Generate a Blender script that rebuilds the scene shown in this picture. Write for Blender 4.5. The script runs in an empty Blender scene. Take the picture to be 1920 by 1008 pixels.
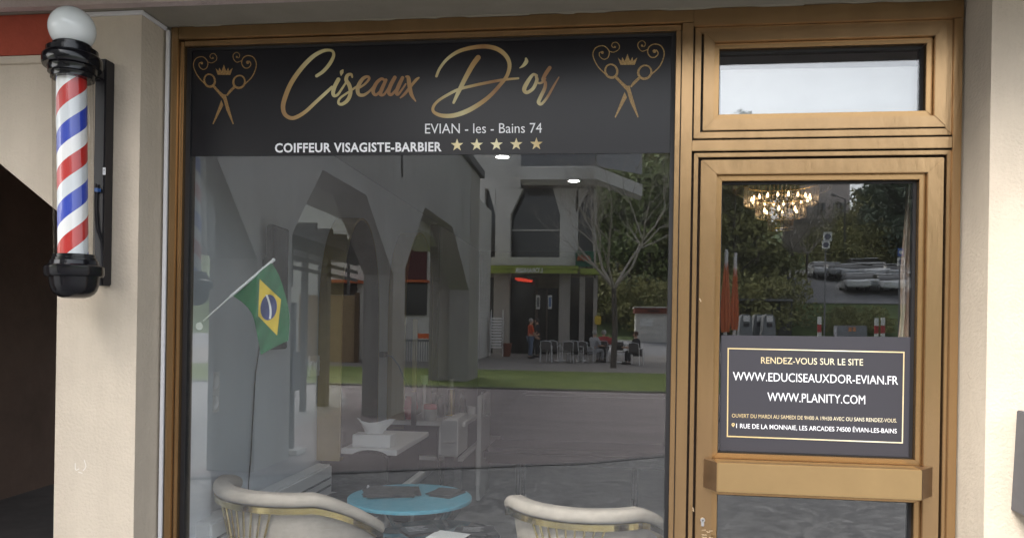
import bpy, bmesh, math, random
from mathutils import Vector, Matrix
random.seed(7)
S = bpy.context.scene
C = S.collection
PI = math.pi
# ---------------------------------------------------------------- camera
CAMP = Vector((0.0, -2.9, 1.6))
YAW, ROLL = math.radians(6.933), math.radians(0.925)
FPX, CXP, CYP = 1390.0, 960.0, 618.0
_r0 = Vector((math.cos(YAW), math.sin(YAW), 0)); _u0 = Vector((0, 0, 1))
CF = Vector((-math.sin(YAW), math.cos(YAW), 0))
CR = _r0 * math.cos(ROLL) + _u0 * math.sin(ROLL)
CU = _u0 * math.cos(ROLL) - _r0 * math.sin(ROLL)
cam = bpy.data.cameras.new("camera"); camo = bpy.data.objects.new("camera", cam); C.objects.link(camo)
cam.sensor_width = 36; cam.lens = FPX / 1920 * 36; cam.shift_y = (CYP - 504) / 1920
cam.clip_start = 0.05; cam.clip_end = 2000
camo.matrix_world = Matrix(((CR.x, CU.x, -CF.x, CAMP.x), (CR.y, CU.y, -CF.y, CAMP.y), (CR.z, CU.z, -CF.z, CAMP.z), (0, 0, 0, 1)))
S.camera = camo
# ---------------------------------------------------------------- sky, sun, exposure
SUN_EL, SUN_AZ = math.radians(42), math.radians(212)      # behind the camera, a little to its left
w = bpy.data.worlds.new("World"); S.world = w; w.use_nodes = True
nt = w.node_tree; bg = nt.nodes["Background"]
sky = nt.nodes.new("ShaderNodeTexSky"); sky.sky_type = 'NISHITA'; sky.sun_disc = False
sky.sun_elevation = SUN_EL; sky.sun_rotation = SUN_AZ; sky.air_density = 1.0; sky.dust_density = 3.0
hs = nt.nodes.new("ShaderNodeHueSaturation"); hs.inputs["Saturation"].default_value = 0.3
nt.links.new(sky.outputs[0], hs.inputs["Color"]); nt.links.new(hs.outputs[0], bg.inputs[0])
bg.inputs[1].default_value = 0.15
sun = bpy.data.lights.new("sun", 'SUN'); suno = bpy.data.objects.new("sun", sun); C.objects.link(suno)
sun.energy = 0.75; sun.angle = math.radians(30); sun.color = (1, 0.96, 0.9)
_sd = Vector((math.sin(SUN_AZ) * math.cos(SUN_EL), math.cos(SUN_AZ) * math.cos(SUN_EL), math.sin(SUN_EL)))
suno.rotation_euler = _sd.to_track_quat('Z', 'Y').to_euler()
S.view_settings.view_transform = 'Standard'; S.view_settings.look = 'None'; S.view_settings.gamma = 1
S.view_settings.exposure = 1.98
S.cycles.use_denoising = True
S.cycles.max_bounces = 10; S.cycles.diffuse_bounces = 4; S.cycles.glossy_bounces = 5
S.cycles.transparent_max_bounces = 24; S.cycles.transmission_bounces = 6
S.cycles.sample_clamp_indirect = 6; S.cycles.caustics_reflective = False; S.cycles.caustics_refractive = False
# ---------------------------------------------------------------- measuring: a photo pixel to a point of the place
def ray(px, py): return CF * FPX + CR * (px - CXP) - CU * (py - CYP)
def PL(px, py, y=0.0):                       # the point on the vertical plane y
    d = ray(px, py); return CAMP + d * ((y - CAMP.y) / d.y)
def PZ(px, py, z):                           # the point on the level plane z
    d = ray(px, py); return CAMP + d * ((z - CAMP.z) / d.z)
def MV(p): return Vector((p[0], -p[1], p[2]))  # mirrored in the glass plane y = 0
def MP(px, py, D): return MV(PL(px, py, D - 2.9))   # something out in the square, seen in the glass at D metres
# ---------------------------------------------------------------- materials
MATS = {}
def nodes(m): return m.node_tree.nodes, m.node_tree.links
def mat(name, col, rough=0.6, metal=0.0, var=0.0, vscale=6.0, bump=0.0, bscale=60.0, spec=0.5, emit=None, estr=0, col2=None, stretch=None, coat=0, streak=0):
    if name in MATS: return MATS[name]
    m = bpy.data.materials.new(name); m.use_nodes = True; n, l = nodes(m); b = n["Principled BSDF"]
    b.inputs["Base Color"].default_value = (*col, 1); b.inputs["Roughness"].default_value = rough
    b.inputs["Metallic"].default_value = metal; b.inputs["Specular IOR Level"].default_value = spec
    if coat: b.inputs["Coat Weight"].default_value = coat
    geo = None
    if var or bump:
        geo = n.new("ShaderNodeNewGeometry"); src = geo.outputs["Position"]
        if stretch:
            mp = n.new("ShaderNodeMapping"); mp.inputs["Scale"].default_value = stretch; l.new(src, mp.inputs[0]); src = mp.outputs[0]
    if var:
        t = n.new("ShaderNodeTexNoise"); t.inputs["Scale"].default_value = vscale; t.inputs["Detail"].default_value = 6; t.inputs["Roughness"].default_value = 0.65
        l.new(src, t.inputs["Vector"])
        r = n.new("ShaderNodeValToRGB"); e = r.color_ramp.elements
        c2 = col2 or tuple(c * (1 - var) for c in col); c1 = col if col2 else tuple(min(1, c * (1 + var)) for c in col)
        e[0].position = 0.3; e[1].position = 0.7; e[0].color = (*c2, 1); e[1].color = (*c1, 1)
        l.new(t.outputs["Fac"], r.inputs[0]); outc = r.outputs[0]
        if streak:
            m2 = n.new("ShaderNodeMapping"); m2.inputs["Scale"].default_value = (7, 7, 0.7); l.new(geo.outputs["Position"], m2.inputs[0]); t3 = n.new("ShaderNodeTexNoise"); t3.inputs["Scale"].default_value = 1.0; t3.inputs["Detail"].default_value = 8; t3.inputs["Roughness"].default_value = .7; l.new(m2.outputs[0], t3.inputs["Vector"])
            r3 = n.new("ShaderNodeValToRGB"); e3 = r3.color_ramp.elements; e3[0].position = .40; e3[1].position = .56; e3[0].color = (1 - streak, 1 - streak * 1.08, 1 - streak * 1.15, 1); e3[1].color = (1, 1, 1, 1); l.new(t3.outputs["Fac"], r3.inputs[0])
            mm = n.new("ShaderNodeMix"); mm.data_type = 'RGBA'; mm.blend_type = 'MULTIPLY'; mm.inputs[0].default_value = 1; l.new(outc, mm.inputs[6]); l.new(r3.outputs[0], mm.inputs[7]); outc = mm.outputs[2]
        l.new(outc, b.inputs["Base Color"])
    if bump:
        t2 = n.new("ShaderNodeTexNoise"); t2.inputs["Scale"].default_value = bscale; t2.inputs["Detail"].default_value = 4
        l.new(src, t2.inputs["Vector"]); bp = n.new("ShaderNodeBump"); bp.inputs["Strength"].default_value = bump; bp.inputs["Distance"].default_value = 0.6 / bscale
        l.new(t2.outputs["Fac"], bp.inputs["Height"]); l.new(bp.outputs[0], b.inputs["Normal"])
    if emit: b.inputs["Emission Color"].default_value = (*emit, 1); b.inputs["Emission Strength"].default_value = estr
    MATS[name] = m; return m
def glassmat(name, tint, r0, rough=0.0, dust=0.0):
    if name in MATS: return MATS[name]
    m = bpy.data.materials.new(name); m.use_nodes = True; n, l = nodes(m); n.remove(n["Principled BSDF"])
    tr = n.new("ShaderNodeBsdfTransparent"); tr.inputs[0].default_value = (*tint, 1)
    gl = n.new("ShaderNodeBsdfGlossy"); gl.inputs["Roughness"].default_value = rough
    lw = n.new("ShaderNodeLayerWeight"); lw.inputs[0].default_value = 0.5
    pw = n.new("ShaderNodeMath"); pw.operation = 'POWER'; pw.inputs[1].default_value = 5; l.new(lw.outputs["Facing"], pw.inputs[0])
    ml = n.new("ShaderNodeMath"); ml.operation = 'MULTIPLY_ADD'; ml.inputs[1].default_value = 1 - r0; ml.inputs[2].default_value = r0; l.new(pw.outputs[0], ml.inputs[0])
    mx = n.new("ShaderNodeMixShader"); l.new(ml.outputs[0], mx.inputs[0]); l.new(tr.outputs[0], mx.inputs[1]); l.new(gl.outputs[0], mx.inputs[2])
    out = mx.outputs[0]
    if dust:
        df = n.new("ShaderNodeBsdfDiffuse"); df.inputs[0].default_value = (.8, .8, .8, 1); m2 = n.new("ShaderNodeMixShader"); g = n.new("ShaderNodeNewGeometry"); t = n.new("ShaderNodeTexNoise"); t.inputs["Scale"].default_value = 3; t.inputs["Detail"].default_value = 6; l.new(g.outputs["Position"], t.inputs["Vector"])
        mu = n.new("ShaderNodeMath"); mu.operation = 'MULTIPLY'; mu.inputs[1].default_value = dust * 2; l.new(t.outputs["Fac"], mu.inputs[0]); l.new(mu.outputs[0], m2.inputs[0]); l.new(out, m2.inputs[1]); l.new(df.outputs[0], m2.inputs[2]); out = m2.outputs[0]
    l.new(out, n["Material Output"].inputs[0]); MATS[name] = m; return m
# ---------------------------------------------------------------- mesh helpers
def B(): return bmesh.new()
def box(bm, x0, x1, y0, y1, z0, z1, bev=0.0):
    if x1 < x0: x0, x1 = x1, x0
    if y1 < y0: y0, y1 = y1, y0
    if z1 < z0: z0, z1 = z1, z0
    r = bmesh.ops.create_cube(bm, size=1); vs = r['verts']
    for v in vs: v.co = Vector(((x0 + x1) / 2 + v.co.x * (x1 - x0), (y0 + y1) / 2 + v.co.y * (y1 - y0), (z0 + z1) / 2 + v.co.z * (z1 - z0)))
    if bev:
        es = list({e for v in vs for e in v.link_edges})
        bmesh.ops.bevel(bm, geom=es, offset=bev, segments=2, affect='EDGES')
def prism(bm, pts, vec, bev=0.0):
    vec = Vector(vec); a = [bm.verts.new(Vector(p)) for p in pts]; b = [bm.verts.new(Vector(p) + vec) for p in pts]
    n = len(pts); fs = [bm.faces.new(a), bm.faces.new(list(reversed(b)))]
    for i in range(n): fs.append(bm.faces.new((a[i], b[i], b[(i + 1) % n], a[(i + 1) % n])))
    bmesh.ops.recalc_face_normals(bm, faces=fs)
    if bev: bmesh.ops.bevel(bm, geom=list({e for f in fs for e in f.edges}), offset=bev, segments=2, affect='EDGES')
def _frame(d):
    d = d.normalized(); u = d.cross(Vector((0, 0, 1)))
    if u.length < 1e-4: u = d.cross(Vector((0, 1, 0)))
    u.normalize(); return u, d.cross(u).normalized()
def tube(bm, pts, r, seg=8, caps=True):
    pts = [Vector(p) for p in pts]; n = len(pts); rs = r if isinstance(r, (list, tuple)) else [r] * n; rings = []
    u = None
    for i, p in enumerate(pts):
        d = (pts[min(i + 1, n - 1)] - pts[max(i - 1, 0)])
        if u is None: u, v = _frame(d)
        else:
            dn = d.normalized(); u = (u - dn * u.dot(dn)); u = u.normalized() if u.length > 1e-5 else _frame(d)[0]; v = dn.cross(u)
        rings.append([bm.verts.new(p + (u * math.cos(2 * PI * k / seg) + v * math.sin(2 * PI * k / seg)) * rs[i]) for k in range(seg)])
    for a, b in zip(rings, rings[1:]):
        for k in range(seg): bm.faces.new((a[k], a[(k + 1) % seg], b[(k + 1) % seg], b[k]))
    if caps: bm.faces.new(list(reversed(rings[0]))); bm.faces.new(rings[-1])
def lathe(bm, o, ax, prof, seg=40):            # prof: (distance along ax, radius)
    o = Vector(o); ax = Vector(ax).normalized(); u, v = _frame(ax); rings = []
    for t, r in prof:
        rings.append([bm.verts.new(o + ax * t + (u * math.cos(2 * PI * k / seg) + v * math.sin(2 * PI * k / seg)) * max(r, 1e-4)) for k in range(seg)])
    for a, b in zip(rings, rings[1:]):
        for k in range(seg): bm.faces.new((a[k], a[(k + 1) % seg], b[(k + 1) % seg], b[k]))
    bm.faces.new(list(reversed(rings[0]))); bm.faces.new(rings[-1])
def ball(bm, p, r, sx=1, sy=1, sz=1, seg=16):
    bmesh.ops.create_uvsphere(bm, u_segments=seg, v_segments=seg // 2 + 2, radius=1, matrix=Matrix.Translation(Vector(p)) @ Matrix.Diagonal((r * sx, r * sy, r * sz, 1)))
def link(name, me, m, parent=None, smooth=False):
    o = bpy.data.objects.new(name, me); C.objects.link(o)
    for mm in (m if isinstance(m, (list, tuple)) else [m]): me.materials.append(mm)
    if smooth:
        for p in me.polygons: p.use_smooth = True
        try: me.set_sharp_from_angle(angle=math.radians(40))
        except Exception: pass
    if parent is not None:
        o.parent = parent; pp = parent; t = Matrix.Identity(4)
        while pp is not None: t = t @ Matrix.Identity(4); pp = pp.parent
        o.matrix_parent_inverse = WM[parent.name].inverted()
    WM[o.name] = Matrix.Identity(4)
    return o
WM = {}
def obj(name, bm, m, parent=None, smooth=False, label=None):
    me = bpy.data.meshes.new(name); bmesh.ops.recalc_face_normals(bm, faces=bm.faces[:]) if not smooth == 'keep' else None
    bm.to_mesh(me); bm.free(); o = link(name, me, m, parent, bool(smooth))
    if label: o['label'] = label
    return o
def thing(name, label, cat, loc=(0, 0, 0), group=None):
    o = bpy.data.objects.new(name, None); C.objects.link(o); o.empty_display_size = 0.1
    o.location = loc; WM[o.name] = Matrix.Translation(Vector(loc)); o['label'] = label; o['category'] = cat
    if group: o['group'] = group
    return o
def tag(o, label, cat, group=None, kind=None):
    if label: o['label'] = label
    if cat: o['category'] = cat
    if group: o['group'] = group
    if kind: o['kind'] = kind
    return o
def struct(o): o['kind'] = 'structure'; return o
def dup(root, loc, rz=0.0, label=None, scale=None):
    r = root.copy(); C.objects.link(r); r.location = loc; r.rotation_euler = (0, 0, rz)
    if scale: r.scale = scale
    if label: r['label'] = label
    for ch in list(root.children):
        c = ch.copy(); C.objects.link(c); c.parent = r; c.matrix_parent_inverse = ch.matrix_parent_inverse.copy()
        for g in list(ch.children):
            d = g.copy(); C.objects.link(d); d.parent = c; d.matrix_parent_inverse = g.matrix_parent_inverse.copy()
    return r
# ---------------------------------------------------------------- flat lettering and strokes, laid out on a plane from measured pixels
def catmull(P, per=8):
    out = []
    for i in range(len(P) - 1):
        p0 = P[max(i - 1, 0)]; p1 = P[i]; p2 = P[i + 1]; p3 = P[min(i + 2, len(P) - 1)]
        for k in range(per):
            t = k / per
            out.append(tuple(0.5 * ((2 * b) + (c - a) * t + (2 * a - 5 * b + 4 * c - d) * t * t + (3 * b - a - 3 * c + d) * t ** 3) for a, b, c, d in zip(p0, p1, p2, p3)))
    out.append(tuple(P[-1])); return out
LAY = [0]
def stroke(bm, P, f, y, per=8):
    """P: (px, py, width) knots in a local drawing space, f maps drawing space to photo pixels; y is the plane"""
    Q = catmull(P, per) if len(P) > 2 else [tuple(p) for p in P]; n = len(Q); LAY[0] += 1
    y0 = y - 0.00002 * (LAY[0] % 30); L = []; Rr = []
    def put(x, yy, k): return bm.verts.new(PL(*f(x, yy), y0 - 0.0003 * k / n))
    for i, (x, yy, wd) in enumerate(Q):
        a = Q[max(i - 1, 0)]; b = Q[min(i + 1, n - 1)]; dx, dy = b[0] - a[0], b[1] - a[1]; l = math.hypot(dx, dy) or 1; nx, ny = -dy / l, dx / l; h = max(wd, 1) / 2
        L.append(put(x + nx * h, yy + ny * h, i)); Rr.append(put(x - nx * h, yy - ny * h, i))
    for i in range(n - 1): bm.faces.new((L[i], L[i + 1], Rr[i + 1], Rr[i]))
    for e, s in ((0, -1), (n - 1, 1)):        # round ends
        x, yy, wd = Q[e]; a = Q[max(e - 1, 0)]; b = Q[min(e + 1, n - 1)]; an = math.atan2(b[1] - a[1], b[0] - a[0]) + (0 if s > 0 else PI); h = max(wd, 1) / 2
        pts = [put(x + h * math.cos(an + t), yy + h * math.sin(an + t), e) for t in [(-PI / 2 + PI * k / 8) for k in range(9)]]
        bm.faces.new(pts)
def polypx(bm, pts, y, f=lambda x, yy: (x, yy)):
    bm.faces.new([bm.verts.new(PL(*f(a, b), y)) for a, b in pts])
def facing(bm):                                # all flat lettering looks out to the street
    bm.normal_update()
    for fc in bm.faces:
        if fc.normal.y > 0: fc.normal_flip()
def flat(name, bm, m, parent, label=None):
    facing(bm); me = bpy.data.meshes.new(name); bm.to_mesh(me); bm.free(); o = link(name, me, m, parent)
    if label: o['label'] = label
    return o
_capH = {}
def text_mesh(body, bold=0.0, spacing=1.0):
    cu = bpy.data.curves.new("t", 'FONT'); cu.body = body; cu.size = 1; cu.offset = bold; cu.space_character = spacing; cu.resolution_u = 3
    o = bpy.data.objects.new("t", cu); C.objects.link(o); bpy.context.view_layer.update()
    me = bpy.data.meshes.new_from_object(o.evaluated_get(bpy.context.evaluated_depsgraph_get()))
    bpy.data.objects.remove(o); bpy.data.curves.remove(cu); return me
def cap(bold):
    if bold not in _capH:
        me = text_mesh("H", bold); zs = [v.co.y for v in me.vertices]; _capH[bold] = (min(zs), max(zs)); bpy.data.meshes.remove(me)
    return _capH[bold]
def text_px(name, body, x0, yb0, x1, yb1, caph, y, m, parent, bold=0.0, label=None, spacing=1.0, fn=PL):
    me = text_mesh(body, bold, spacing); xs = [v.co.x for v in me.vertices]; a, b = min(xs), max(xs); z0, z1 = cap(bold)
    for v in me.vertices:
        u = (v.co.x - a) / (b - a); h = (v.co.y - z0) / (z1 - z0) * caph
        v.co = fn(x0 + u * (x1 - x0), yb0 + u * (yb1 - yb0) - h, y)
    bm = B(); bm.from_mesh(me); bpy.data.meshes.remove(me)
    return flat(name, bm, m, parent, label)
# ================================================================ materials of the front
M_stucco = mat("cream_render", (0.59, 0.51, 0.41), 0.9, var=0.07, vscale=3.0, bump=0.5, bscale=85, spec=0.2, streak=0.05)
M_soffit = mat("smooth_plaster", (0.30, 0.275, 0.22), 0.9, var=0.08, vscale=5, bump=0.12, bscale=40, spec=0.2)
M_fascia = mat("pink_render", (0.62, 0.52, 0.48), 0.95, var=0.2, vscale=2.2, bump=0.7, bscale=60, spec=0.2, col2=(0.40, 0.31, 0.29))
M_red = mat("red_render", (0.36, 0.075, 0.045), 0.9, var=0.14, vscale=8, bump=0.4, bscale=70, spec=0.2)
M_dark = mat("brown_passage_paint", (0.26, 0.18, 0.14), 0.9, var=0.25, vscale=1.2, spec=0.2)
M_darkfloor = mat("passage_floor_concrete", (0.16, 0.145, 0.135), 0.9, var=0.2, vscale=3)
M_bronze = mat("bronze_anodised", (0.41, 0.265, 0.135), 0.26, 0.88, var=0.08, vscale=2.2, stretch=(3, 1, 0.6), bump=0.035, bscale=14, streak=0.06)
M_bronze2 = mat("bronze_bead", (0.42, 0.26, 0.12), 0.25, 0.88, var=0.08, vscale=2.5)
M_bronze_end = mat("dark_bronze_cap", (0.16, 0.10, 0.055), 0.4, 0.6, var=0.15, vscale=20)
M_groove = mat("frame_groove", (0.03, 0.016, 0.01), 0.7)
M_gasket = mat("black_gasket", (0.008, 0.008, 0.010), 0.5)
M_glass = glassmat("window_glass", (0.965, 0.975, 0.97), 0.118, dust=0.003)
M_white = mat("white_plastic", (0.78, 0.78, 0.78), 0.4)
M_trunk = mat("trunking_plastic", (0.72, 0.71, 0.72), 0.45)
M_vinyl = mat("black_sign_vinyl", (0.006, 0.0055, 0.008), 0.30, spec=0.45)
M_vinyl2 = mat("charcoal_sign_vinyl", (0.040, 0.038, 0.046), 0.5, spec=0.4)
M_lett = mat("white_lettering", (0.88, 0.88, 0.90), 0.5)
def goldmat(name, stops, axis_len, x0, grain=0.0):
    m = bpy.data.materials.new(name); m.use_nodes = True; n, l = nodes(m); b = n["Principled BSDF"]; b.inputs["Roughness"].default_value = 0.45
    g = n.new("ShaderNodeNewGeometry"); sx = n.new("ShaderNodeSeparateXYZ"); l.new(g.outputs["Position"], sx.inputs[0])
    ad = n.new("ShaderNodeMath"); ad.operation = 'MULTIPLY_ADD'; ad.inputs[1].default_value = 0.35; l.new(sx.outputs[2], ad.inputs[0]); l.new(sx.outputs[0], ad.inputs[2])
    mp = n.new("ShaderNodeMapRange"); mp.inputs[1].default_value = x0; mp.inputs[2].default_value = x0 + axis_len; l.new(ad.outputs[0], mp.inputs[0])
    r = n.new("ShaderNodeValToRGB"); e = r.color_ramp.elements
    while len(e) < len(stops): e.new(0.5)
    for k, (p, c) in enumerate(stops): e[k].position = p; e[k].color = (*c, 1)
    l.new(mp.outputs[0], r.inputs[0]); out = r.outputs[0]
    if grain:
        t = n.new("ShaderNodeTexNoise"); t.inputs["Scale"].default_value = 420; l.new(g.outputs["Position"], t.inputs["Vector"])
        mx = n.new("ShaderNodeMix"); mx.data_type = 'RGBA'; mx.blend_type = 'MULTIPLY'; mx.inputs[0].default_value = grain
        rr = n.new("ShaderNodeValToRGB"); rr.color_ramp.elements[0].position = 0.38; rr.color_ramp.elements[1].position = 0.62; rr.color_ramp.elements[0].color = (0.35, 0.3, 0.25, 1)
        l.new(t.outputs["Fac"], rr.inputs[0]); l.new(out, mx.inputs[6]); l.new(rr.outputs[0], mx.inputs[7]); out = mx.outputs[2]
    l.new(out, b.inputs["Base Color"]); return m
_br, _go, _pa = (0.30, 0.155, 0.065), (0.46, 0.30, 0.12), (0.62, 0.55, 0.30)
_xa = PL(527, 160).x; _xl = PL(1050, 160).x - _xa
M_gold = goldmat("gold_print", [(0, _br), (0.10, _go), (0.21, _pa), (0.27, (0.55, 0.46, 0.22)), (0.40, _br), (0.50, _br), (0.58, _go), (0.68, _pa), (0.76, _go), (0.83, _br), (0.88, _go), (0.955, _pa), (1, _br)], _xl * 1.0, _xa + 0.35 * 2.4)
M_glit = goldmat("gold_glitter", [(0, (0.42, 0.25, 0.09)), (1, (0.5, 0.33, 0.13))], 1, 0, 0.8)
M_goldlet = goldmat("gold_lettering", [(0, (0.62, 0.47, 0.22)), (0.35, (0.75, 0.62, 0.38)), (0.7, (0.85, 0.8, 0.6)), (1, (0.7, 0.55, 0.3))], PL(1690, 680).x - PL(1370, 680).x, PL(1370, 680).x + 0.35 * 1.45)
def star_mat():
    return goldmat("gold_star", [(0, (0.75, 0.62, 0.33)), (0.5, (0.85, 0.78, 0.5)), (1, (0.55, 0.4, 0.17))], 0.4, PL(840, 270).x + 0.8)
M_star = star_mat()
# ================================================================ the shop building
XL_in, ZS = -1.86, 2.822
shop = thing("shop_building", "cream rendered arcade building holding the hairdresser's shopfront", "building", (0, 0.4, 0))
pxl0, pxl1, yf = PL(105, 700, -0.2).x, PL(255, 700, -0.2).x, -0.2
# left pier with the chamfered passage arch, in one wall
zc = PL(104, 398, yf).z; xe, ze = PL(0, 288, yf).x, PL(0, 288, yf).z
k = (ze - zc) / (xe - pxl0); x_far = xe - 0.75; z_far = min(zc + k * (x_far - pxl0), 2.8)
bm = B()
prism(bm, [(pxl1, yf, -0.02), (pxl1, yf, ZS), (x_far - 3, yf, ZS), (x_far - 3, yf, z_far), (x_far, yf, z_far), (pxl0, yf, zc), (pxl0, yf, -0.02)], (0, 0.55, 0))
obj("arched_wall", bm, M_stucco, shop)
bm = B(); zr = PL(45, 105, yf).z
box(bm, x_far - 3, PL(101, 80, yf - 0.012).x, yf - 0.012, yf - 0.0005, zr, ZS - 0.003)
obj("painted_wall_band", bm, M_red, shop, label="brick red painted band above the passage arch")
bm = B(); box(bm, x_far - 3, PL(150, 115, yf).x, yf - 0.010, yf - 0.0005, PL(45, 121, yf).z, zr - 0.002, 0.003); obj("string_course", bm, M_stucco, shop)
pxr = PL(1851, 600, -0.19).x; xR = PL(1797.5, 600, -0.047).x + 0.004
bm = B(); prism(bm, [(xR + 0.004, 0.35, -0.02), (xR + 0.004, 0.0, -0.02), (pxr, -0.19, -0.02), (pxr + 2.5, -0.19, -0.02), (pxr + 2.5, 0.35, -0.02)], (0, 0, ZS + 0.02)); obj("pier", bm, M_stucco, shop)
# reveal soffit, fascia above it, deep gallery slab overhead
bm = B()
sl0, sl1 = PZ(0, 25, ZS), PZ(118, 66, ZS)
yfa = PZ(250, 15, ZS).y
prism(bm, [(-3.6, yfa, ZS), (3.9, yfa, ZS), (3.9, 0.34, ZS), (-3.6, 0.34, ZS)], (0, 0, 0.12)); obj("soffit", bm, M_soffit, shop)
bm = B(); prism(bm, [(-6, yfa - 0.05, ZS - 0.004), (xR + 0.02, yfa + 0.02, ZS - 0.004), (xR + 0.02, yfa - 0.02, ZS - 0.004), (-6, yfa - 0.09, ZS - 0.004)], (0, 0, 0.148)); obj("fascia", bm, M_fascia, shop)
bm = B(); box(bm, -6.5, 6.5, -1.0, 0.6, 2.97, 3.5); obj("gallery_slab", bm, mat("brown_gallery_soffit", (0.07, 0.05, 0.045), 0.9, var=0.15, vscale=3), shop)
bm = B(); box(bm, -6.5, 6.5, -0.26, 0.3, 3.504, 6.2); obj("upper_wall", bm, M_stucco, shop)
# ragged filler line between the soffit and the bronze frame
bm = B()
xs0, xs1 = PL(330, 100, -0.05).x, PL(1800, 100, -0.05).x; P_ = [(xs1, -0.0515, ZS), (xs0, -0.0515, ZS)]; x = xs0; h = 0.003
while x < xs1 - 0.03:
    P_.append((x, -0.0515, ZS - h)); x += random.uniform(0.004, 0.06)
    if random.random() < .45: h = random.choice((0.0012, 0.002, 0.004, 0.006, 0.008)) * random.uniform(.6, 1.2)
P_.append((xs1, -0.0515, ZS - 0.001)); prism(bm, P_, (0, 0.003, 0))
obj("filler_bead", bm, M_soffit, shop)
# rooms behind: passage on the left, shop interior
M_inwall = mat("grey_interior_paint", (0.70, 0.74, 0.79), 0.6, var=0.05, vscale=2, spec=0.3)
M_infloor = mat("grey_floor_tile", (0.26, 0.26, 0.26), 0.35, var=0.1, vscale=4)
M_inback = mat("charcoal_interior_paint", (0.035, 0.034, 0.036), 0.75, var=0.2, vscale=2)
M_ceil = mat("grey_ceiling", (0.28, 0.28, 0.29), 0.85)
bm = B(); box(bm, XL_in - 0.10, XL_in, 0.36, 8.2, 0.0, 2.78); obj("side_wall", bm, M_inwall, shop)
bm = B(); box(bm, XL_in - 0.10, PL(340, 500, 0.03).x - 0.03, 0.05, 0.355, 0.0, 2.78); obj("return_wall", bm, M_inwall, shop)
bm = B(); box(bm, XL_in, 3.4, 8.2, 8.3, 0, 2.78); obj("back_wall", bm, M_inback, shop)
bm = B(); box(bm, 3.3, 3.4, 0.36, 8.19, 0, 2.78); obj("side_wall", bm, M_inback, shop)
bm = B(); box(bm, XL_in - 0.1, 3.4, 0.045, 8.3, 2.79, 2.95); obj("ceiling", bm, M_ceil, shop)
bm = B(); box(bm, XL_in - 0.1, 3.4, 0.045, 8.3, -0.12, -0.004); obj("shop_floor", bm, M_infloor, shop)
a, b2 = PZ(0, 935, 0.02), PZ(100, 905, 0.02); dv = (b2 - a).normalized()
bm = B(); p0 = a - dv * 5; p1 = b2 + dv * 5
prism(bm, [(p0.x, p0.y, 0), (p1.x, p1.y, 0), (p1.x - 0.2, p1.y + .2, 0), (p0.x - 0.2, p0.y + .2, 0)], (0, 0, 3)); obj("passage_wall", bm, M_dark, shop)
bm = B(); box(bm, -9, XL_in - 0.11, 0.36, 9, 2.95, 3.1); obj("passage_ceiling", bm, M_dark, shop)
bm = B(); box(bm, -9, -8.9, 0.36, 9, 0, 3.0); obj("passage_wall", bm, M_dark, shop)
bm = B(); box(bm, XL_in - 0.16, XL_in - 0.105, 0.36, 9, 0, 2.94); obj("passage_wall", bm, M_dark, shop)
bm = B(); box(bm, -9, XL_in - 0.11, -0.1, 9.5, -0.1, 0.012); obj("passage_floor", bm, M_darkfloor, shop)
# ================================================================ the bronze shopfront
front = thing("shopfront", "bronze anodised shopfront frame with one wide display pane and a fanlight above the door", "shop window", (-0.7, 0, 0))
EZ = 1.6; ZA = 1.137 + EZ; YB = 0.05
def X(px, py, y=-0.03): return PL(px, py, y).x
def Z(px, py, y=-0.03): return PL(px, py, y).z
WL, ML = X(344.0, 300, -0.031) , X(1265.5, 250, -0.031)
WL = (X(344.8, 86.4, -0.031) + X(333.5, 900, -0.031)) / 2
DL, DR, FR = X(1297, 284, -0.045), X(1786, 277, -0.045), X(1803.6, 280, -0.047)
ZA = (Z(345, 86.4, -0.031) + Z(1269, 58, -0.031)) / 2
ZH = (Z(1300, 49, -0.047) + Z(1700, 37.5, -0.047)) / 2
def hbar(bm, x0, x1, z0, z1, y0, bev=0.0018): box(bm, x0, x1, y0, YB, z0, z1, bev)
def ring(bm, x0, x1, z0, z1, wd, y0, y1, bev=0.0016, ws=None):
    """four mitred lengths round a rectangle"""
    wl, wr, wb, wt = ws or (wd,) * 4; g = 0.0003
    q = [(x0, z0), (x1, z0), (x1, z1), (x0, z1)]; r = [(x0 + wl, z0 + wb), (x1 - wr, z0 + wb), (x1 - wr, z1 - wt), (x0 + wl, z1 - wt)]
    for i in range(4):
        j = (i + 1) % 4; e = Vector((q[j][0] - q[i][0], q[j][1] - q[i][1])).normalized() * g
        P = [(q[i][0] + e.x, y0, q[i][1] + e.y), (q[j][0] - e.x, y0, q[j][1] - e.y), (r[j][0] - e.x, y0, r[j][1] - e.y), (r[i][0] + e.x, y0, r[i][1] + e.y)]
        prism(bm, P, (0, y1 - y0, 0), bev)
xo = X(327, 100) - 0.006
zt = ZS - 0.002
bm = B()
hbar(bm, xo, WL - 0.019, 0.02, zt, -0.045); hbar(bm, WL - 0.017, WL, 0.02, ZA + 0.018, -0.032)                 # left jamb
hbar(bm, WL - 0.017, DL - 0.001, ZA + 0.024, zt, -0.047); hbar(bm, DL, FR, ZH, zt, -0.0472); hbar(bm, WL + 0.001, ML + 0.018, ZA, ZA + 0.021, -0.031)       # head
hbar(bm, ML + 0.021, DL, 0.02, ZA + 0.022, -0.045); hbar(bm, ML, ML + 0.018, 0.02, ZA - 0.001, -0.031)         # mullion
hbar(bm, DR, FR, 0.02, ZH - 0.001, -0.045)                                                                  # right jamb
z_b1, z_b0 = Z(1400, 263.5), Z(1400, 283.5); hbar(bm, DL + 0.001, DR - 0.001, z_b0, z_b1, -0.044)             # transom bar
hbar(bm, WL + 0.001, ML - 0.001, 0.02, 0.22, -0.04)
obj("frame", bm, M_bronze, front)
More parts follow.
